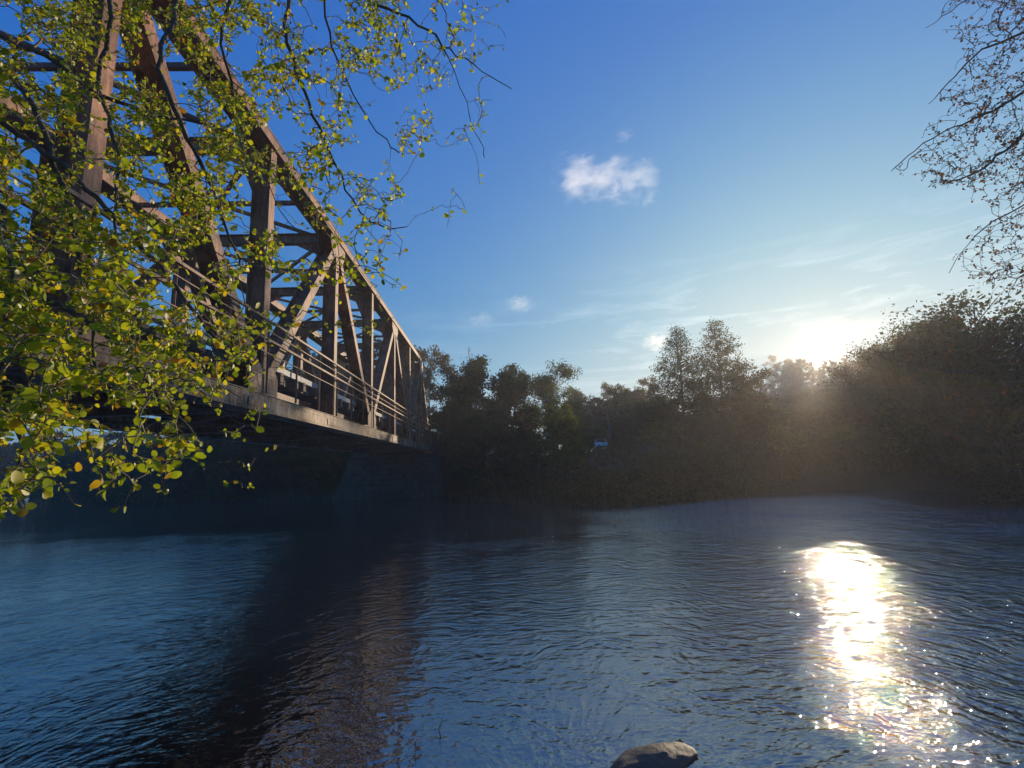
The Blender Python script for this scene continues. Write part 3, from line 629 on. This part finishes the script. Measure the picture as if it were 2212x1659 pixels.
for i, (px, py, ds) in enumerate([(2095, 655, 46), (2040, 690, 50), (2190, 672, 44), (1985, 712, 56), (1862, 762, 72), (1905, 745, 66), (1945, 730, 62), (2130, 760, 41), (2230, 740, 40)]):
    wood(px, py, ds, 'crest%d' % (i % 3), LAB[i], 'tree', 'lacy trees right of the sun', rnd)

# undergrowth and grass as stuff
g = np.random.default_rng(3)
def scatter_land(n, azr, rr_, dmin, dmax):
    out = []
    while len(out) < n:
        az = g.uniform(*azr, 4000); r_ = g.uniform(*rr_, 4000); x = np.sin(np.radians(az))*r_; y = np.cos(np.radians(az))*r_
        d, fr_ = sdist(x, y); ok = (d > dmin) & (d < dmax) & fr_
        out += list(zip(x[ok], y[ok]))
    return np.array(out[:n])
B = scatter_land(1500, (-52, 60), (33, 130), 0.3, 26); B = np.concatenate([B, scatter_land(1100, (10, 62), (30, 60), 0.0, 7)]); bz = ground_z(B[:, 0], B[:, 1]); bs = g.uniform(.4, 1.4, len(B)); K = 60
C = np.repeat(np.stack([B[:, 0], B[:, 1], bz+bs*.4], 1), K, 0) + g.normal(0, 1, (len(B)*K, 3))*np.repeat(bs, K)[:, None]*np.array([.7, .7, .42])
V, F, T_ = quads(C, g.uniform(.12, .3, len(C)), .7, 0, 5, np.clip(np.repeat(g.beta(2, 2, len(B)), K)*.7+g.random(len(C))*.3, 0, 1))
tag(link('undergrowth', np_mesh('undergrowth', V, F, T_, M_FBROWN)), 'tangled dark undergrowth on the far bank', 'undergrowth', kind='stuff')
G = scatter_land(60000, (-50, 62), (30, 110), -0.1, 9); gz = ground_z(G[:, 0], G[:, 1]); n = len(G)
a = g.uniform(0, 6.283, n); w = g.uniform(.02, .05, n); hh = g.uniform(.2, .7, n); le = g.normal(0, .25, (n, 2))*hh[:, None]
base = np.stack([G[:, 0], G[:, 1], gz-.03], 1); off = np.stack([np.cos(a)*w, np.sin(a)*w, 0*a], 1)
V = np.stack([base-off, base+off, base+np.stack([le[:, 0], le[:, 1], hh], 1)], 1).reshape(-1, 3)
tag(link('bank_grass', np_mesh('bank_grass', V, np.arange(3*n).reshape(n, 3), g.random(n), M_GRASS)), 'withered grass and sedge along the waterline', 'grass', kind='stuff')

# pale trunks on the far bank
for i, (px, yb, yt, ds, lean) in enumerate([(1321, 975, 905, 66, -.06), (868 * 0 + 1062, 1066, 985, 52, .03), (1088, 1060, 975, 51, -.02), (1047, 1055, 1000, 51, .05)]):
    a, e0 = azel(px, yb); x, y = math.sin(a)*ds, math.cos(a)*ds; z0 = float(ground_z(x, y)); z1 = EYE+ds*math.tan(azel(px, yt)[1])+1.0
    b = MB(); pts = limb_curve((0, 0, -.2), (lean, 0, 1), z1-z0, 8, 0, .02); b.tube(pts, [.10-.008*j for j in range(9)], 7)
    e = empty('birch_tree', (x, y, z0), ['slender pale trunk standing right beside the parked car', 'thickest pale trunk at the water below the densest tree', 'pale leaning trunk right of the others at the water', 'thin pale trunk leftmost at the water below the dark trees'][i], 'tree', 'pale trunks on the far bank')
    b.build('trunk', M_BIRCH, e, True); br = MB()
    for q in range(7):
        p = pts[3+q % 6]; br.tube(limb_curve(p, (random.gauss(0, 1), random.gauss(0, 1), 1.2), random.uniform(.5, 1.3), 3, 0, .1), [.02, .014, .009, .004], 3, cap=False)
    br.build('branches', M_BARKFAR, e)

# ------------------------------------------------------------------ near trees
LEAFV = {}
def leaf_geo(seed, fold=0.18, curl=0.15):      # unit leaf: stalk at origin, blade along +Y, rounded alder outline with a folded midrib
    rs = random.Random(seed); out = [(0.0, .0), (.20, .10), (.36, .30), (.42, .52), (.34, .76), (.16, .95), (0.0, .97 if seed % 2 else 1.04)]
    L = [(x*(1+rs.uniform(-.08, .08)), y) for x, y in out]; vs = []; fs = []
    mid = [(0, y, -curl*y*y) for _, y in L]
    for x, y in L: vs.append((0, y, -curl*y*y))
    n = len(L)
    for s_ in (1, -1):
        o = len(vs)
        for x, y in L[1:-1]: vs.append((s_*x, y, fold*x-curl*y*y+rs.uniform(-.03, .03)))
        for i in range(1, n-2): fs.append((i, i+1, o+i, o+i-1) if s_ > 0 else (i+1, i, o+i-1, o+i))
        fs.append((0, 1, o) if s_ > 0 else (1, 0, o)); fs.append((n-2, n-1, o+n-3) if s_ > 0 else (n-1, n-2, o+n-3))
    return np.array(vs, float), fs
LG = [leaf_geo(i, random.uniform(.1, .4), random.uniform(-.1, .45)) for i in range(6)]

def near_tree(name, label, trunk_pts, trunk_r, limbs, attract, mat, bark, leaves_per, lsize, nsingle, seed, twig_r=.0013, spread=.10):
    g = np.random.default_rng(seed); rs = random.Random(seed)
    root = empty(name, tuple(trunk_pts[0]), label, 'tree'); inv = Matrix.Translation(trunk_pts[0]).inverted()
    def part(nm, me, kind=None):
        o = link(nm, me, root); o.matrix_parent_inverse = inv
        if kind: o['kind'] = kind
        return o
    b = MB(); n = len(trunk_pts); b.tube(trunk_pts, [trunk_r*(1-.7*i/(n-1)) for i in range(n)], 12); part('trunk', b.mesh('trunk', bark, True))
    P = []; par = []; main = []
    for lb in limbs:
        pts = [Vector(p) for p in lb]; fine = []
        for i in range(len(pts)-1):      # catmull-rom with a little wobble
            p0, p1, p2, p3 = pts[max(i-1, 0)], pts[i], pts[i+1], pts[min(i+2, len(pts)-1)]; m_ = max(3, int((p2-p1).length/.12))
            for j in range(m_):
                s = j/m_; q = .5*((2*p1)+(p2-p0)*s+(2*p0-5*p1+4*p2-p3)*s*s+(3*p1-p0-3*p2+p3)*s**3)
                fine.append(q+Vector((rs.gauss(0, .012), rs.gauss(0, .012), rs.gauss(0, .012))))
        fine.append(pts[-1]); prev = -1
        ids = []
        if P:
            A = np.array(P); dd = np.linalg.norm(A-np.array(fine[0]), axis=1); k = int(dd.argmin())
            if dd[k] < .25: prev = k
        for q in fine:
            P.append(tuple(q)); par.append(prev); prev = len(P)-1; ids.append(prev)
        main.append(ids)
    nmain = len(P); P = P; tips = []
    A = np.array(attract); Pm = np.array(P)
    dmin = np.array([np.linalg.norm(Pm-a_, axis=1).min() for a_ in A]); A = A[np.argsort(dmin)]
    buf = np.zeros((nmain+len(A)*7+10, 3)); buf[:nmain] = Pm; cnt = nmain
    for a_ in A:
        d = np.linalg.norm(buf[:cnt]-a_, axis=1); 
        # favour springing from points above the tip so twigs hang and sweep
        d = d + 0.35*np.maximum(0, a_[2]-buf[:cnt, 2])
        k = int(d.argmin()); p = buf[k]; L = np.linalg.norm(a_-p)
        if L < .03: continue
        ns = int(min(6, max(2, round(L/.07)))); prev = k; path = [p]
        bow = g.normal(0, L*.10, 3)+np.array([0, 0, L*.10])
        for j in range(1, ns+1):
            s = j/ns; q = p+(a_-p)*s+bow*4*s*(1-s)+g.normal(0, .006+.012*L, 3)*(j < ns)
            buf[cnt] = q; par.append(prev); prev = cnt; cnt += 1; path.append(q)
        tips.append(path)
    Pn = buf[:cnt]; par = np.array(par); wgt = np.ones(cnt)*0.0
    child = np.zeros(cnt, int)
    for i in range(cnt-1, -1, -1):
        if child[i] == 0: wgt[i] = 1.0
        if par[i] >= 0: wgt[par[i]] += wgt[i]; child[par[i]] += 1
    rad = twig_r*np.power(wgt, 0.42)+.0004
    for ids in main:
        b = MB(); rr_ = [min(.05, max(rad[i], .004)*1.15) for i in ids]; b.tube([Vector(Pn[i]) for i in ids], rr_, 7); part('branch', b.mesh('branch', bark, True))
    # twigs: one three sided prism per segment
    idx = np.array([i for i in range(nmain, cnt) if par[i] >= 0]); a0 = Pn[par[idx]]; a1 = Pn[idx]; d = a1-a0; d /= np.linalg.norm(d, axis=1)[:, None]+1e-9
    u = np.cross(d, np.array([.31, .77, .55])); u /= np.linalg.norm(u, axis=1)[:, None]; w_ = np.cross(d, u)
    r0 = np.minimum(rad[par[idx]], rad[idx]*1.4)[:, None]; r1 = rad[idx][:, None]; vs = []
    for c_, r_ in ((a0, r0), (a1, r1)):
        for kk in range(3): vs.append(c_+(u*math.cos(2.0944*kk)+w_*math.sin(2.0944*kk))*r_)
    V = np.stack(vs, 1); m_ = len(idx); o = np.arange(m_)[:, None]*6
    F = np.concatenate([o+np.array([kk, (kk+1) % 3, 3+(kk+1) % 3, 3+kk]) for kk in range(3)], 0)
    tm = np_mesh('twigs', V.reshape(-1, 3), F, None, M_TWIG if mat is M_LEAF else bark); part('twigs', tm, 'stuff')
    # leaves
    items = []
    for path in tips:
        nl = leaves_per if isinstance(leaves_per, int) else leaves_per(path[-1], g)
        for q in range(nl):
            s = 1-abs(g.normal(0, .35)); s = min(1, max(0, s)); f_ = s*(len(path)-1); i0 = int(min(f_, len(path)-2)); p = path[i0]*(1-(f_-i0))+path[i0+1]*(f_-i0)
            dirv = (path[-1]-path[0]); dirv = dirv/(np.linalg.norm(dirv)+1e-9); ax = dirv*.5+g.normal(0, .75, 3)+np.array([0, 0, -.35]); ax /= np.linalg.norm(ax)
            items.append((p, ax, (lsize[0]+(lsize[1]-lsize[0])*g.random()**1.6)*(1.35 if g.random() < .1 else 1), g.random(), g.normal(0, 1, 3)))
    items.sort(key=lambda it: -it[2]/np.linalg.norm(it[0]-np.array([0, 0, EYE])))
    sv, sf, st_ = [], [], []; singles = {}
    tq, ti_ = [], []
    off = 0; pool = []
    for n_, (p, ax, s, tone, up_) in enumerate(items):
        yv = ax; xv = np.cross(yv, up_); xv /= np.linalg.norm(xv); zv = np.cross(xv, yv); st = p+ax*s*.28
        tq.append((p, st, xv))
        lv, lf = LG[n_ % 6]
        if n_ < nsingle:
            kk = (n_ % 6, int(tone*8))
            if kk not in singles:
                mbx = MB(); mbx.add([tuple(v) for v in lv], lf, (kk[1]+.5)/8); singles[kk] = mbx.mesh('leaf', mat, True)
            o = link('leaf', singles[kk], root); o.matrix_parent_inverse = inv
            mt = Matrix(((xv[0]*s, yv[0]*s, zv[0]*s, st[0]), (xv[1]*s, yv[1]*s, zv[1]*s, st[1]), (xv[2]*s, yv[2]*s, zv[2]*s, st[2]), (0, 0, 0, 1))); o.matrix_basis = mt
        else:
            W_ = st+(lv[:, :1]*xv+lv[:, 1:2]*yv+lv[:, 2:3]*zv)*s; sv.append(W_); sf += [tuple(i_+off for i_ in f_) for f_ in lf]; st_ += [tone]*len(lf); off += len(lv)
    if sv:
        me = bpy.data.meshes.new('foliage'); me.from_pydata(np.concatenate(sv).tolist(), [], sf); a_ = me.attributes.new('tone', 'FLOAT', 'FACE'); a_.data.foreach_set('value', st_)
        me.materials.append(mat); me.polygons.foreach_set('use_smooth', [True]*len(me.polygons)); part('foliage', me, 'stuff')
    ps = np.array([[p-x*.0006, p+x*.0006, st+x*.0005, st-x*.0005] for p, st, x in tq]).reshape(-1, 3)
    part('leaf_stalks', np_mesh('leaf_stalks', ps, np.arange(len(ps)).reshape(-1, 4), None, bark), 'stuff')
    return root

# left tree: trunk stands behind the viewer's left shoulder, its limbs arch over and hang into view
T0 = Vector((-4.4, -1.3, 1.0)); TP = [T0, Vector((-4.3, -1.25, 3.5)), Vector((-4.1, -1.1, 6)), Vector((-4.0, -1.0, 8.5)), Vector((-3.9, -.8, 11))]
def tpnt(z): 
    for a_, b_ in zip(TP, TP[1:]):
        if a_.z <= z <= b_.z: return a_.lerp(b_, (z-a_.z)/(b_.z-a_.z))
    return TP[-1]
def PX(*pts): return [at(*p) for p in pts]
LL = [
 [tpnt(8.0)]+PX((150, -260, 4.0), (243, 0, 4.0), (210, 160, 4.0), (248, 300, 3.8), (250, 432, 3.7), (255, 560, 3.6)),
 [tpnt(9.0)]+PX((420, -240, 4.5), (480, 100, 4.5), (545, 330, 4.8), (640, 500, 5), (740, 590, 5.2), (800, 622, 5.2)),
 [tpnt(10)]+PX((620, -220, 5), (780, -20, 5), (900, 50, 5), (959, 104, 5.2), (1032, 295, 5.5), (1047, 340, 5.5)),
 PX((959, 104, 5.2), (1005, 130, 5.2), (1060, 165, 5.2), (1105, 192, 5.3)),
 [tpnt(9.5)]+PX((540, -220, 4.6), (620, 90, 4.6), (690, 280, 4.8), (760, 430, 5), (820, 490, 5), (880, 490, 5)),
 [tpnt(6.0)]+PX((-160, 330, 3), (0, 530, 3), (31, 605, 3), (23, 700, 2.9), (70, 850, 2.8), (130, 970, 2.7)),
 [tpnt(6.6)]+PX((-110, 180, 3.5), (100, 330, 3.5), (260, 480, 3.5), (380, 620, 3.5), (470, 740, 3.4), (500, 800, 3.3)),
 [tpnt(5.5)]+PX((-120, 480, 3), (100, 640, 3), (250, 740, 3), (340, 850, 3), (430, 955, 2.9)),
 [tpnt(5.0)]+PX((-190, 650, 2.6), (-20, 830, 2.6), (50, 960, 2.5), (30, 1090, 2.5)),
 [tpnt(8.5)]+PX((290, -230, 4), (350, 150, 4), (430, 350, 4.1), (500, 520, 4.2), (530, 660, 4.2)),
 [tpnt(7.5)]+PX((-120, -30, 4), (100, 120, 4), (250, 220, 4.2), (400, 260, 4.4), (540, 300, 4.6)),
 [tpnt(7.0)]+PX((-160, 30, 3.6), (50, 200, 3.6), (140, 420, 3.5), (190, 650, 3.3), (210, 800, 3.2)),
 [tpnt(10)]+PX((740, -240, 5.2), (700, 0, 5), (760, 200, 5.2), (830, 300, 5.3), (862, 330, 5.3)),
]
DX = [-80, 0, 150, 300, 450, 600, 750, 900, 1050, 1110]
DY = [-120, 0, 150, 300, 450, 600, 750, 860, 960, 1080, 1140]
DG = np.array([[1, 1, .9, .8, .9, .85, .75, .55, .25, 0], [1, 1, .9, .8, 1, .8, .7, .5, .22, 0], [1, 1, 1, .7, 1, .75, .6, .35, .13, 0], [1, .9, 1, .75, .85, .6, .42, .1, .05, 0], [.9, .8, .95, .75, .6, .42, .3, .04, 0, 0],
               [.9, .85, 1, .75, .65, .3, .2, 0, 0, 0], [1, 1, 1, .85, .5, .04, 0, 0, 0, 0], [.9, .9, .9, .7, .25, 0, 0, 0, 0, 0], [.8, .6, .4, .45, .05, 0, 0, 0, 0, 0], [.7, .5, .05, 0, 0, 0, 0, 0, 0, 0], [0]*10])
def dens_at(x, y):
    i = min(max(np.searchsorted(DX, x)-1, 0), len(DX)-2); j = min(max(np.searchsorted(DY, y)-1, 0), len(DY)-2)
    fx = (x-DX[i])/(DX[i+1]-DX[i]); fy = (y-DY[j])/(DY[j+1]-DY[j])
    return (DG[j, i]*(1-fx)+DG[j, i+1]*fx)*(1-fy)+(DG[j+1, i]*(1-fx)+DG[j+1, i+1]*fx)*fy
g = np.random.default_rng(21); att = []
while len(att) < 7600:
    x = g.uniform(-80, 1100); y = g.uniform(-120, 1130)
    if y < 430 and abs(x-(238-.13*y)) < 34 and g.random() < .72: continue     # thin spot in front of the sunlit post
    if y < 420 and abs(x-(335+.24*y)) < 24 and g.random() < .6: continue
    n_ = mnoise.noise(Vector((x/95, y/95, 2.2)))*0.9+mnoise.noise(Vector((x/40, y/40, 7.7)))*.5
    if g.random() > dens_at(x, y)*np.clip(.6+n_*1.5, .03, 1.4): continue
    dp = float(np.interp(y, [-120, 300, 700, 1130], [4.9, 4.3, 3.2, 2.5])+np.interp(x, [0, 500, 1100], [-.4, .2, .7]))+g.normal(0, .45)
    att.append(tuple(at(x, y, max(1.9, dp))))
near_tree('alder_tree', 'leafy near tree with yellowing green leaves hanging over the bridge from the top left', TP, .19, LL, att, M_LEAF, M_BARK, lambda p, g_: int(g_.integers(2, 7)), (.017, .050), 300, 21, .0018)

# right tree: trunk out of frame on the right, fine drooping twigs with few small leaves
TR0 = Vector((10.5, 1.5, .8)); TRP = [TR0, Vector((10.4, 1.7, 4)), Vector((10.6, 1.9, 8)), Vector((10.5, 2.2, 12.5))]
def rp(z):
    for a_, b_ in zip(TRP, TRP[1:]):
        if a_.z <= z <= b_.z: return a_.lerp(b_, (z-a_.z)/(b_.z-a_.z))
    return TRP[-1]
RL = [
 [rp(11)]+PX((2420, -60, 7.5), (2212, 70, 7.6), (2120, 110, 7.7), (2050, 180, 7.8), (2005, 225, 7.9)),
 [rp(10)]+PX((2420, 60, 7.4), (2212, 200, 7.5), (2100, 260, 7.6), (2010, 300, 7.7), (1925, 370, 7.8)),
 [rp(9.6)]+PX((2420, 170, 7.2), (2212, 290, 7.3), (2130, 360, 7.4), (2060, 390, 7.6)),
 [rp(8.6)]+PX((2430, 290, 7), (2212, 440, 7), (2140, 480, 7.1), (2090, 530, 7.2), (2050, 590, 7.3)),
 [rp(12)]+PX((2400, -220, 8), (2200, -60, 8), (2090, 0, 8), (2000, 60, 8.1)),
 [rp(7.4)]+PX((2450, 440, 7), (2280, 560, 7), (2200, 600, 7), (2180, 640, 7)),
 [rp(6.6)]+PX((2450, 560, 8.5), (2212, 742, 9), (2150, 790, 9.2), (2040, 800, 9.6), (1900, 770, 10)),
 [rp(6.2)]+PX((2470, 620, 8.5), (2240, 800, 9), (2120, 850, 9.4), (2000, 860, 9.8)),
 [rp(5.4)]+PX((2500, 760, 8), (2280, 900, 8.4), (2170, 960, 8.6), (2080, 1000, 8.8)),
]
att = []
def zone(n, x0, x1, y0, y1, fn, d0, d1):
    c_ = 0
    while c_ < n:
        x = g.uniform(x0, x1); y = g.uniform(y0, y1)
        if g.random() > fn(x, y): continue
        att.append(tuple(at(x, y, g.uniform(d0, d1)))); c_ += 1
edge = lambda y: np.interp(y, [-60, 0, 60, 130, 225, 300, 375, 420, 450, 540, 600, 640], [2060, 2040, 2030, 2060, 2010, 1985, 1925, 2040, 2130, 2050, 2060, 2190])
zone(2500, 1900, 2330, -80, 640, lambda x, y: np.clip((x-edge(y))/110, 0, 1)**.8*(0.35+0.65*(mnoise.noise(Vector((x/70, y/45, 1.0)))+.5)), 7.0, 8.4)
zone(420, 1830, 2330, 640, 900, lambda x, y: np.clip((x-np.interp(y, [640, 700, 760, 900], [2060, 1990, 1840, 1960]))/150, 0, 1)*np.clip((y-np.interp(x, [1830, 1990, 2060, 2130, 2330], [745, 690, 640, 640, 700]))/50, 0, 1), 8.6, 11)
zone(260, 1960, 2330, 880, 1050, lambda x, y: np.clip((x-1960)/300, 0, 1)*.8, 8.2, 10)
near_tree('alder_tree', 'dark near tree with fine drooping twigs reaching in from the right edge', TRP, .22, RL, att, M_LEAFR, M_BARK, lambda p, g_: int(g_.integers(1, 4)), (.022, .042), 300, 22, .0026)

# ------------------------------------------------------------------ rock, twig and leaves in the water
def lump(seed, sx_, sy_, sz_, n=2600):
    bmv = []; import bmesh
    bm = bmesh.new(); bmesh.ops.create_icosphere(bm, subdivisions=5, radius=1)
    for v in bm.verts:
        c_ = v.co.copy(); k_ = 1+.16*mnoise.fractal(c_*1.0+Vector((seed, 0, 0)), 1, 2, 2)+.03*mnoise.fractal(c_*4+Vector((seed, 3, 0)), .9, 2, 5)
        c_ = c_*k_
        v.co = Vector((c_.x*sx_*(1.0-.45*max(0, -c_.x)*abs(c_.y)), c_.y*sy_, c_.z*sz_))
    me = bpy.data.meshes.new('river_boulder'); bm.to_mesh(me); bm.free(); me.materials.append(M_ROCK); me.polygons.foreach_set('use_smooth', [True]*len(me.polygons)); return me
o = link('river_boulder', lump(4, .58, .25, .12)); o.location = (1.55, 5.6, -.025); o.rotation_euler = (R(10), R(-4), R(16)); tag(o, 'wet grey brown boulder breaking the water at the bottom edge', 'rock')
b = MB(); p = at(950, 1590, 1)-Vector((0, 0, EYE)); p = Vector((0, 0, EYE))+p*(EYE/-p.z)
b.tube([(0, 0, -.3), (.01, 0, 0), (-.015, 0, .07), (.02, .01, .14), (.03, .01, .19)], [.006, .006, .005, .004, .002], 5)
o = b.build('water_twig', M_BARK); o.location = p; tag(o, 'thin crooked twig poking out of the water near the bottom edge', 'twig')
for i, (px, py) in enumerate([(840, 1135), (1008, 1153), (1193, 1160), (1025, 1092)]):
    d = at(px, py, 1)-Vector((0, 0, EYE)); p = Vector((0, 0, EYE))+d*(EYE/-d.z); mbx = MB(); mbx.add([tuple(v) for v in LG[i][0]*.09], LG[i][1], .93)
    o = mbx.build('floating_leaf', M_LEAF); o.location = (p.x, p.y, .012); o.rotation_euler = (0, 0, i*1.7)
    tag(o, ['pale leaf floating alone in the dark reflection below the bridge', 'pale leaf floating below the densest dark tree', 'leaf floating left of the bright water patch', 'leaf floating close to the far bank under the dark trees'][i], 'leaf', 'leaves floating on the river')

# ------------------------------------------------------------------ parked car on the far bank
def pb(name, c1, rough, metal=0.0, spec=.5):
    t = NT(name); t.surf(t.n('ShaderNodeBsdfPrincipled', {'Base Color': (*c1, 1), 'Roughness': rough, 'Metallic': metal, 'Normal': t.bump(t.noise(t.obj(), 30), .05, .002)}).outputs[0]); return t.m
M_CAR = pb('white_car_paint', (.88, .86, .82), .5); M_GLASS = pb('dark_car_glass', (.02, .025, .03), .08); M_TYRE = pb('tyre_rubber', (.02, .02, .02), .9); M_LAMP = pb('clear_lamp', (.7, .7, .68), .2); M_TRIM = pb('black_trim', (.03, .03, .03), .6)
cx_, cy_ = math.sin(R(12.87))*65, math.cos(R(12.87))*65
cz_ = float(ground_z(cx_, cy_))
car = empty('parked_car', (cx_, cy_, cz_), 'small white car parked among the trees on the far bank', 'car', rz=R(-9))
def loft(secs, mat, name, par=car):     # secs: list of (y, [(x,z)...])
    b = MB(); n = len(secs[0][1]); vs = [(x, y, z) for y, s_ in secs for x, z in s_]; fs = []
    for i in range(len(secs)-1):
        for k in range(n): fs.append((i*n+k, i*n+(k+1) % n, (i+1)*n+(k+1) % n, (i+1)*n+k))
    fs.append(tuple(range(n))[::-1]); fs.append(tuple((len(secs)-1)*n+k for k in range(n))); b.add(vs, fs); return b.build(name, mat, par, False)
def csec(w, zl, zh): return [(-w*.9, zl), (w*.9, zl), (w, zl+.15), (w, zh-.12), (w*.9, zh), (-w*.9, zh), (-w, zh-.12), (-w, zl+.15)]
loft([(-2.1, csec(.70, .35, .72)), (-2.0, csec(.82, .25, .84)), (-1.0, csec(.86, .22, .96)), (1.6, csec(.86, .22, .98)), (2.1, csec(.80, .28, .95)), (2.2, csec(.72, .4, .85))], M_CAR, 'body')
loft([(-.95, [(-.70, .965), (.70, .965), (.68, .98), (-.68, .98)]), (-.25, [(-.72, .965), (.72, .965), (.60, 1.44), (-.60, 1.44)]), (1.3, [(-.72, .985), (.72, .985), (.60, 1.45), (-.60, 1.45)]), (1.95, [(-.70, .96), (.70, .96), (.66, 1.0), (-.66, 1.0)])], M_CAR, 'cabin')
b = MB(); b.add([(-.62, -.93, 1.02), (.62, -.93, 1.02), (.54, -.36, 1.40), (-.54, -.36, 1.40)], [(0, 1, 2, 3)]); b.build('windscreen', M_GLASS, car)
for s_ in (-1, 1):
    b = MB(); b.add([(s_*.735, -.55, 1.03), (s_*.735, 1.4, 1.03), (s_*.64, 1.2, 1.38), (s_*.64, -.22, 1.38)], [(0, 1, 2, 3)]); b.build('side_window', M_GLASS, car)
    b = MB(); b.box(s_*.62-.13, s_*.62+.13, -2.11, -1.99, .60, .74); b.build('headlight', M_LAMP, car)
    b = MB(); b.box(s_*.92-.08, s_*.92+.08, -.78, -.66, .98, 1.10); b.build('wing_mirror', M_TRIM, car)
    for yy in (-1.3, 1.35):
        b = MB(); b.tube([(s_*.68, yy, .31), (s_*.88, yy, .31)], .31, 18); w_ = b.build('wheel', M_TYRE, car); b = MB(); b.tube([(s_*.882, yy, .31), (s_*.90, yy, .31)], .18, 12); b.build('rim', M_LAMP, w_)
b = MB(); b.box(-.6, .6, -2.13, -2.06, .36, .5); b.build('bumper', M_TRIM, car)

# ------------------------------------------------------------------ clouds: small volumes far outside
def cloud(px, py, dist, wpx, hpx, blobs, density, label, thick=.9, nscale=3.0, cut=.44, seed=0.0):
    a, el = azel(px, py); c_ = Vector((0, 0, EYE))+Vector((math.sin(a)*math.cos(el), math.cos(a)*math.cos(el), math.sin(el)))*dist
    W_, H_ = wpx/1025*dist/1.0, hpx/1025*dist
    t = NT('cloud_vapour'); ob = t.obj()
    nz = t.n('ShaderNodeTexNoise', {'Vector': t.n('ShaderNodeMapping', {'Vector': ob, 'Location': (seed, seed, 0), 'Scale': (.9, .9, 1.25)}).outputs[0], 'Scale': nscale, 'Detail': 9, 'Roughness': .74, 'Distortion': .5})
    warp = t.n('ShaderNodeVectorMath', {0: nz.outputs['Color'], 1: (.5, .5, .5)}, operation='SUBTRACT').outputs[0]
    wv = t.n('ShaderNodeVectorMath', {0: warp, 'Scale': .5}, operation='SCALE').outputs[0]; q = t.n('ShaderNodeVectorMath', {0: ob, 1: wv}, operation='ADD').outputs[0]
    tot = None
    for (bx_, bz_, rx_, rz_) in blobs:
        mpp = t.n('ShaderNodeMapping', {'Vector': q, 'Location': (-bx_/rx_, 0, -bz_/rz_), 'Scale': (1/rx_, 1/thick, 1/rz_)}).outputs[0]
        ln = t.n('ShaderNodeVectorMath', {0: mpp}, operation='LENGTH').outputs['Value']; v = t.math('SUBTRACT', 1.0, ln, True)
        tot = v if tot is None else t.math('MAXIMUM', tot, v)
    dn = t.math('SUBTRACT', t.math('ADD', t.math('MULTIPLY', tot, .75), t.math('MULTIPLY', nz.outputs[0], 2.6)), cut+1.12, True); dn = t.math('MULTIPLY', dn, t.math('MULTIPLY', t.math('MINIMUM', t.math('MULTIPLY', tot, 6.0), 1.0), density))
    pv = t.n('ShaderNodeVolumePrincipled', {'Color': (.98, .98, 1, 1), 'Density': dn, 'Anisotropy': .55}); t.t.links.new(pv.outputs[0], t.out.inputs['Volume'])
    t.m.cycles.volume_step_rate = 0.25 if dist < 950 else 1.0
    b = MB(); b.box(-1, 1, -1, 1, -1, 1); o = b.build('cloud', t.m); o.location = c_; o.scale = (W_/2, W_/3, H_/2); o.rotation_euler = (-el*.9, 0, -a)
    tag(o, label, 'cloud')
cloud(1306, 382, 900, 225, 155, [(-.42, .22, .55, .80), (-.08, .0, .55, .62), (.32, -.28, .45, .42), (.68, -.46, .34, .32)], .024, 'ragged white cloud alone in the open blue sky', seed=1.0)
cloud(1124, 656, 1100, 110, 60, [(0, 0, .8, .6)], .03, 'small white puff low over the far trees', seed=4.0)
cloud(1042, 688, 1150, 100, 50, [(0, 0, .8, .5)], .02, 'faint wisp left below the small white puff', seed=7.0)
cloud(1418, 738, 1100, 110, 80, [(0, 0, .8, .7)], .03, 'small bright cloud just left of the pointed ridge trees', seed=9.0)
cloud(1850, 700, 1300, 230, 50, [(-.3, 0, .6, .6), (.3, .05, .65, .45)], .005, 'golden lit streak of cloud just above the sun', seed=15.0)
cloud(1350, 293, 1000, 60, 34, [(0, 0, .8, .5)], .03, 'tiny wisp above the ragged white cloud', seed=12.0)

# ------------------------------------------------------------------ thin haze added to veil the far bank and lift its shadows
t = NT('shadow_lift_haze'); pv = t.n('ShaderNodeVolumePrincipled', {'Color': (1, .93, .88, 1), 'Density': 0.00115, 'Anisotropy': .5}); t.t.links.new(pv.outputs[0], t.out.inputs['Volume'])
b = MB(); b.box(-620, 620, -300, 620, -3.2, 57); tag(b.build('haze', t.m), 'thin even haze added over the river to lift the shadows', kind='stuff')
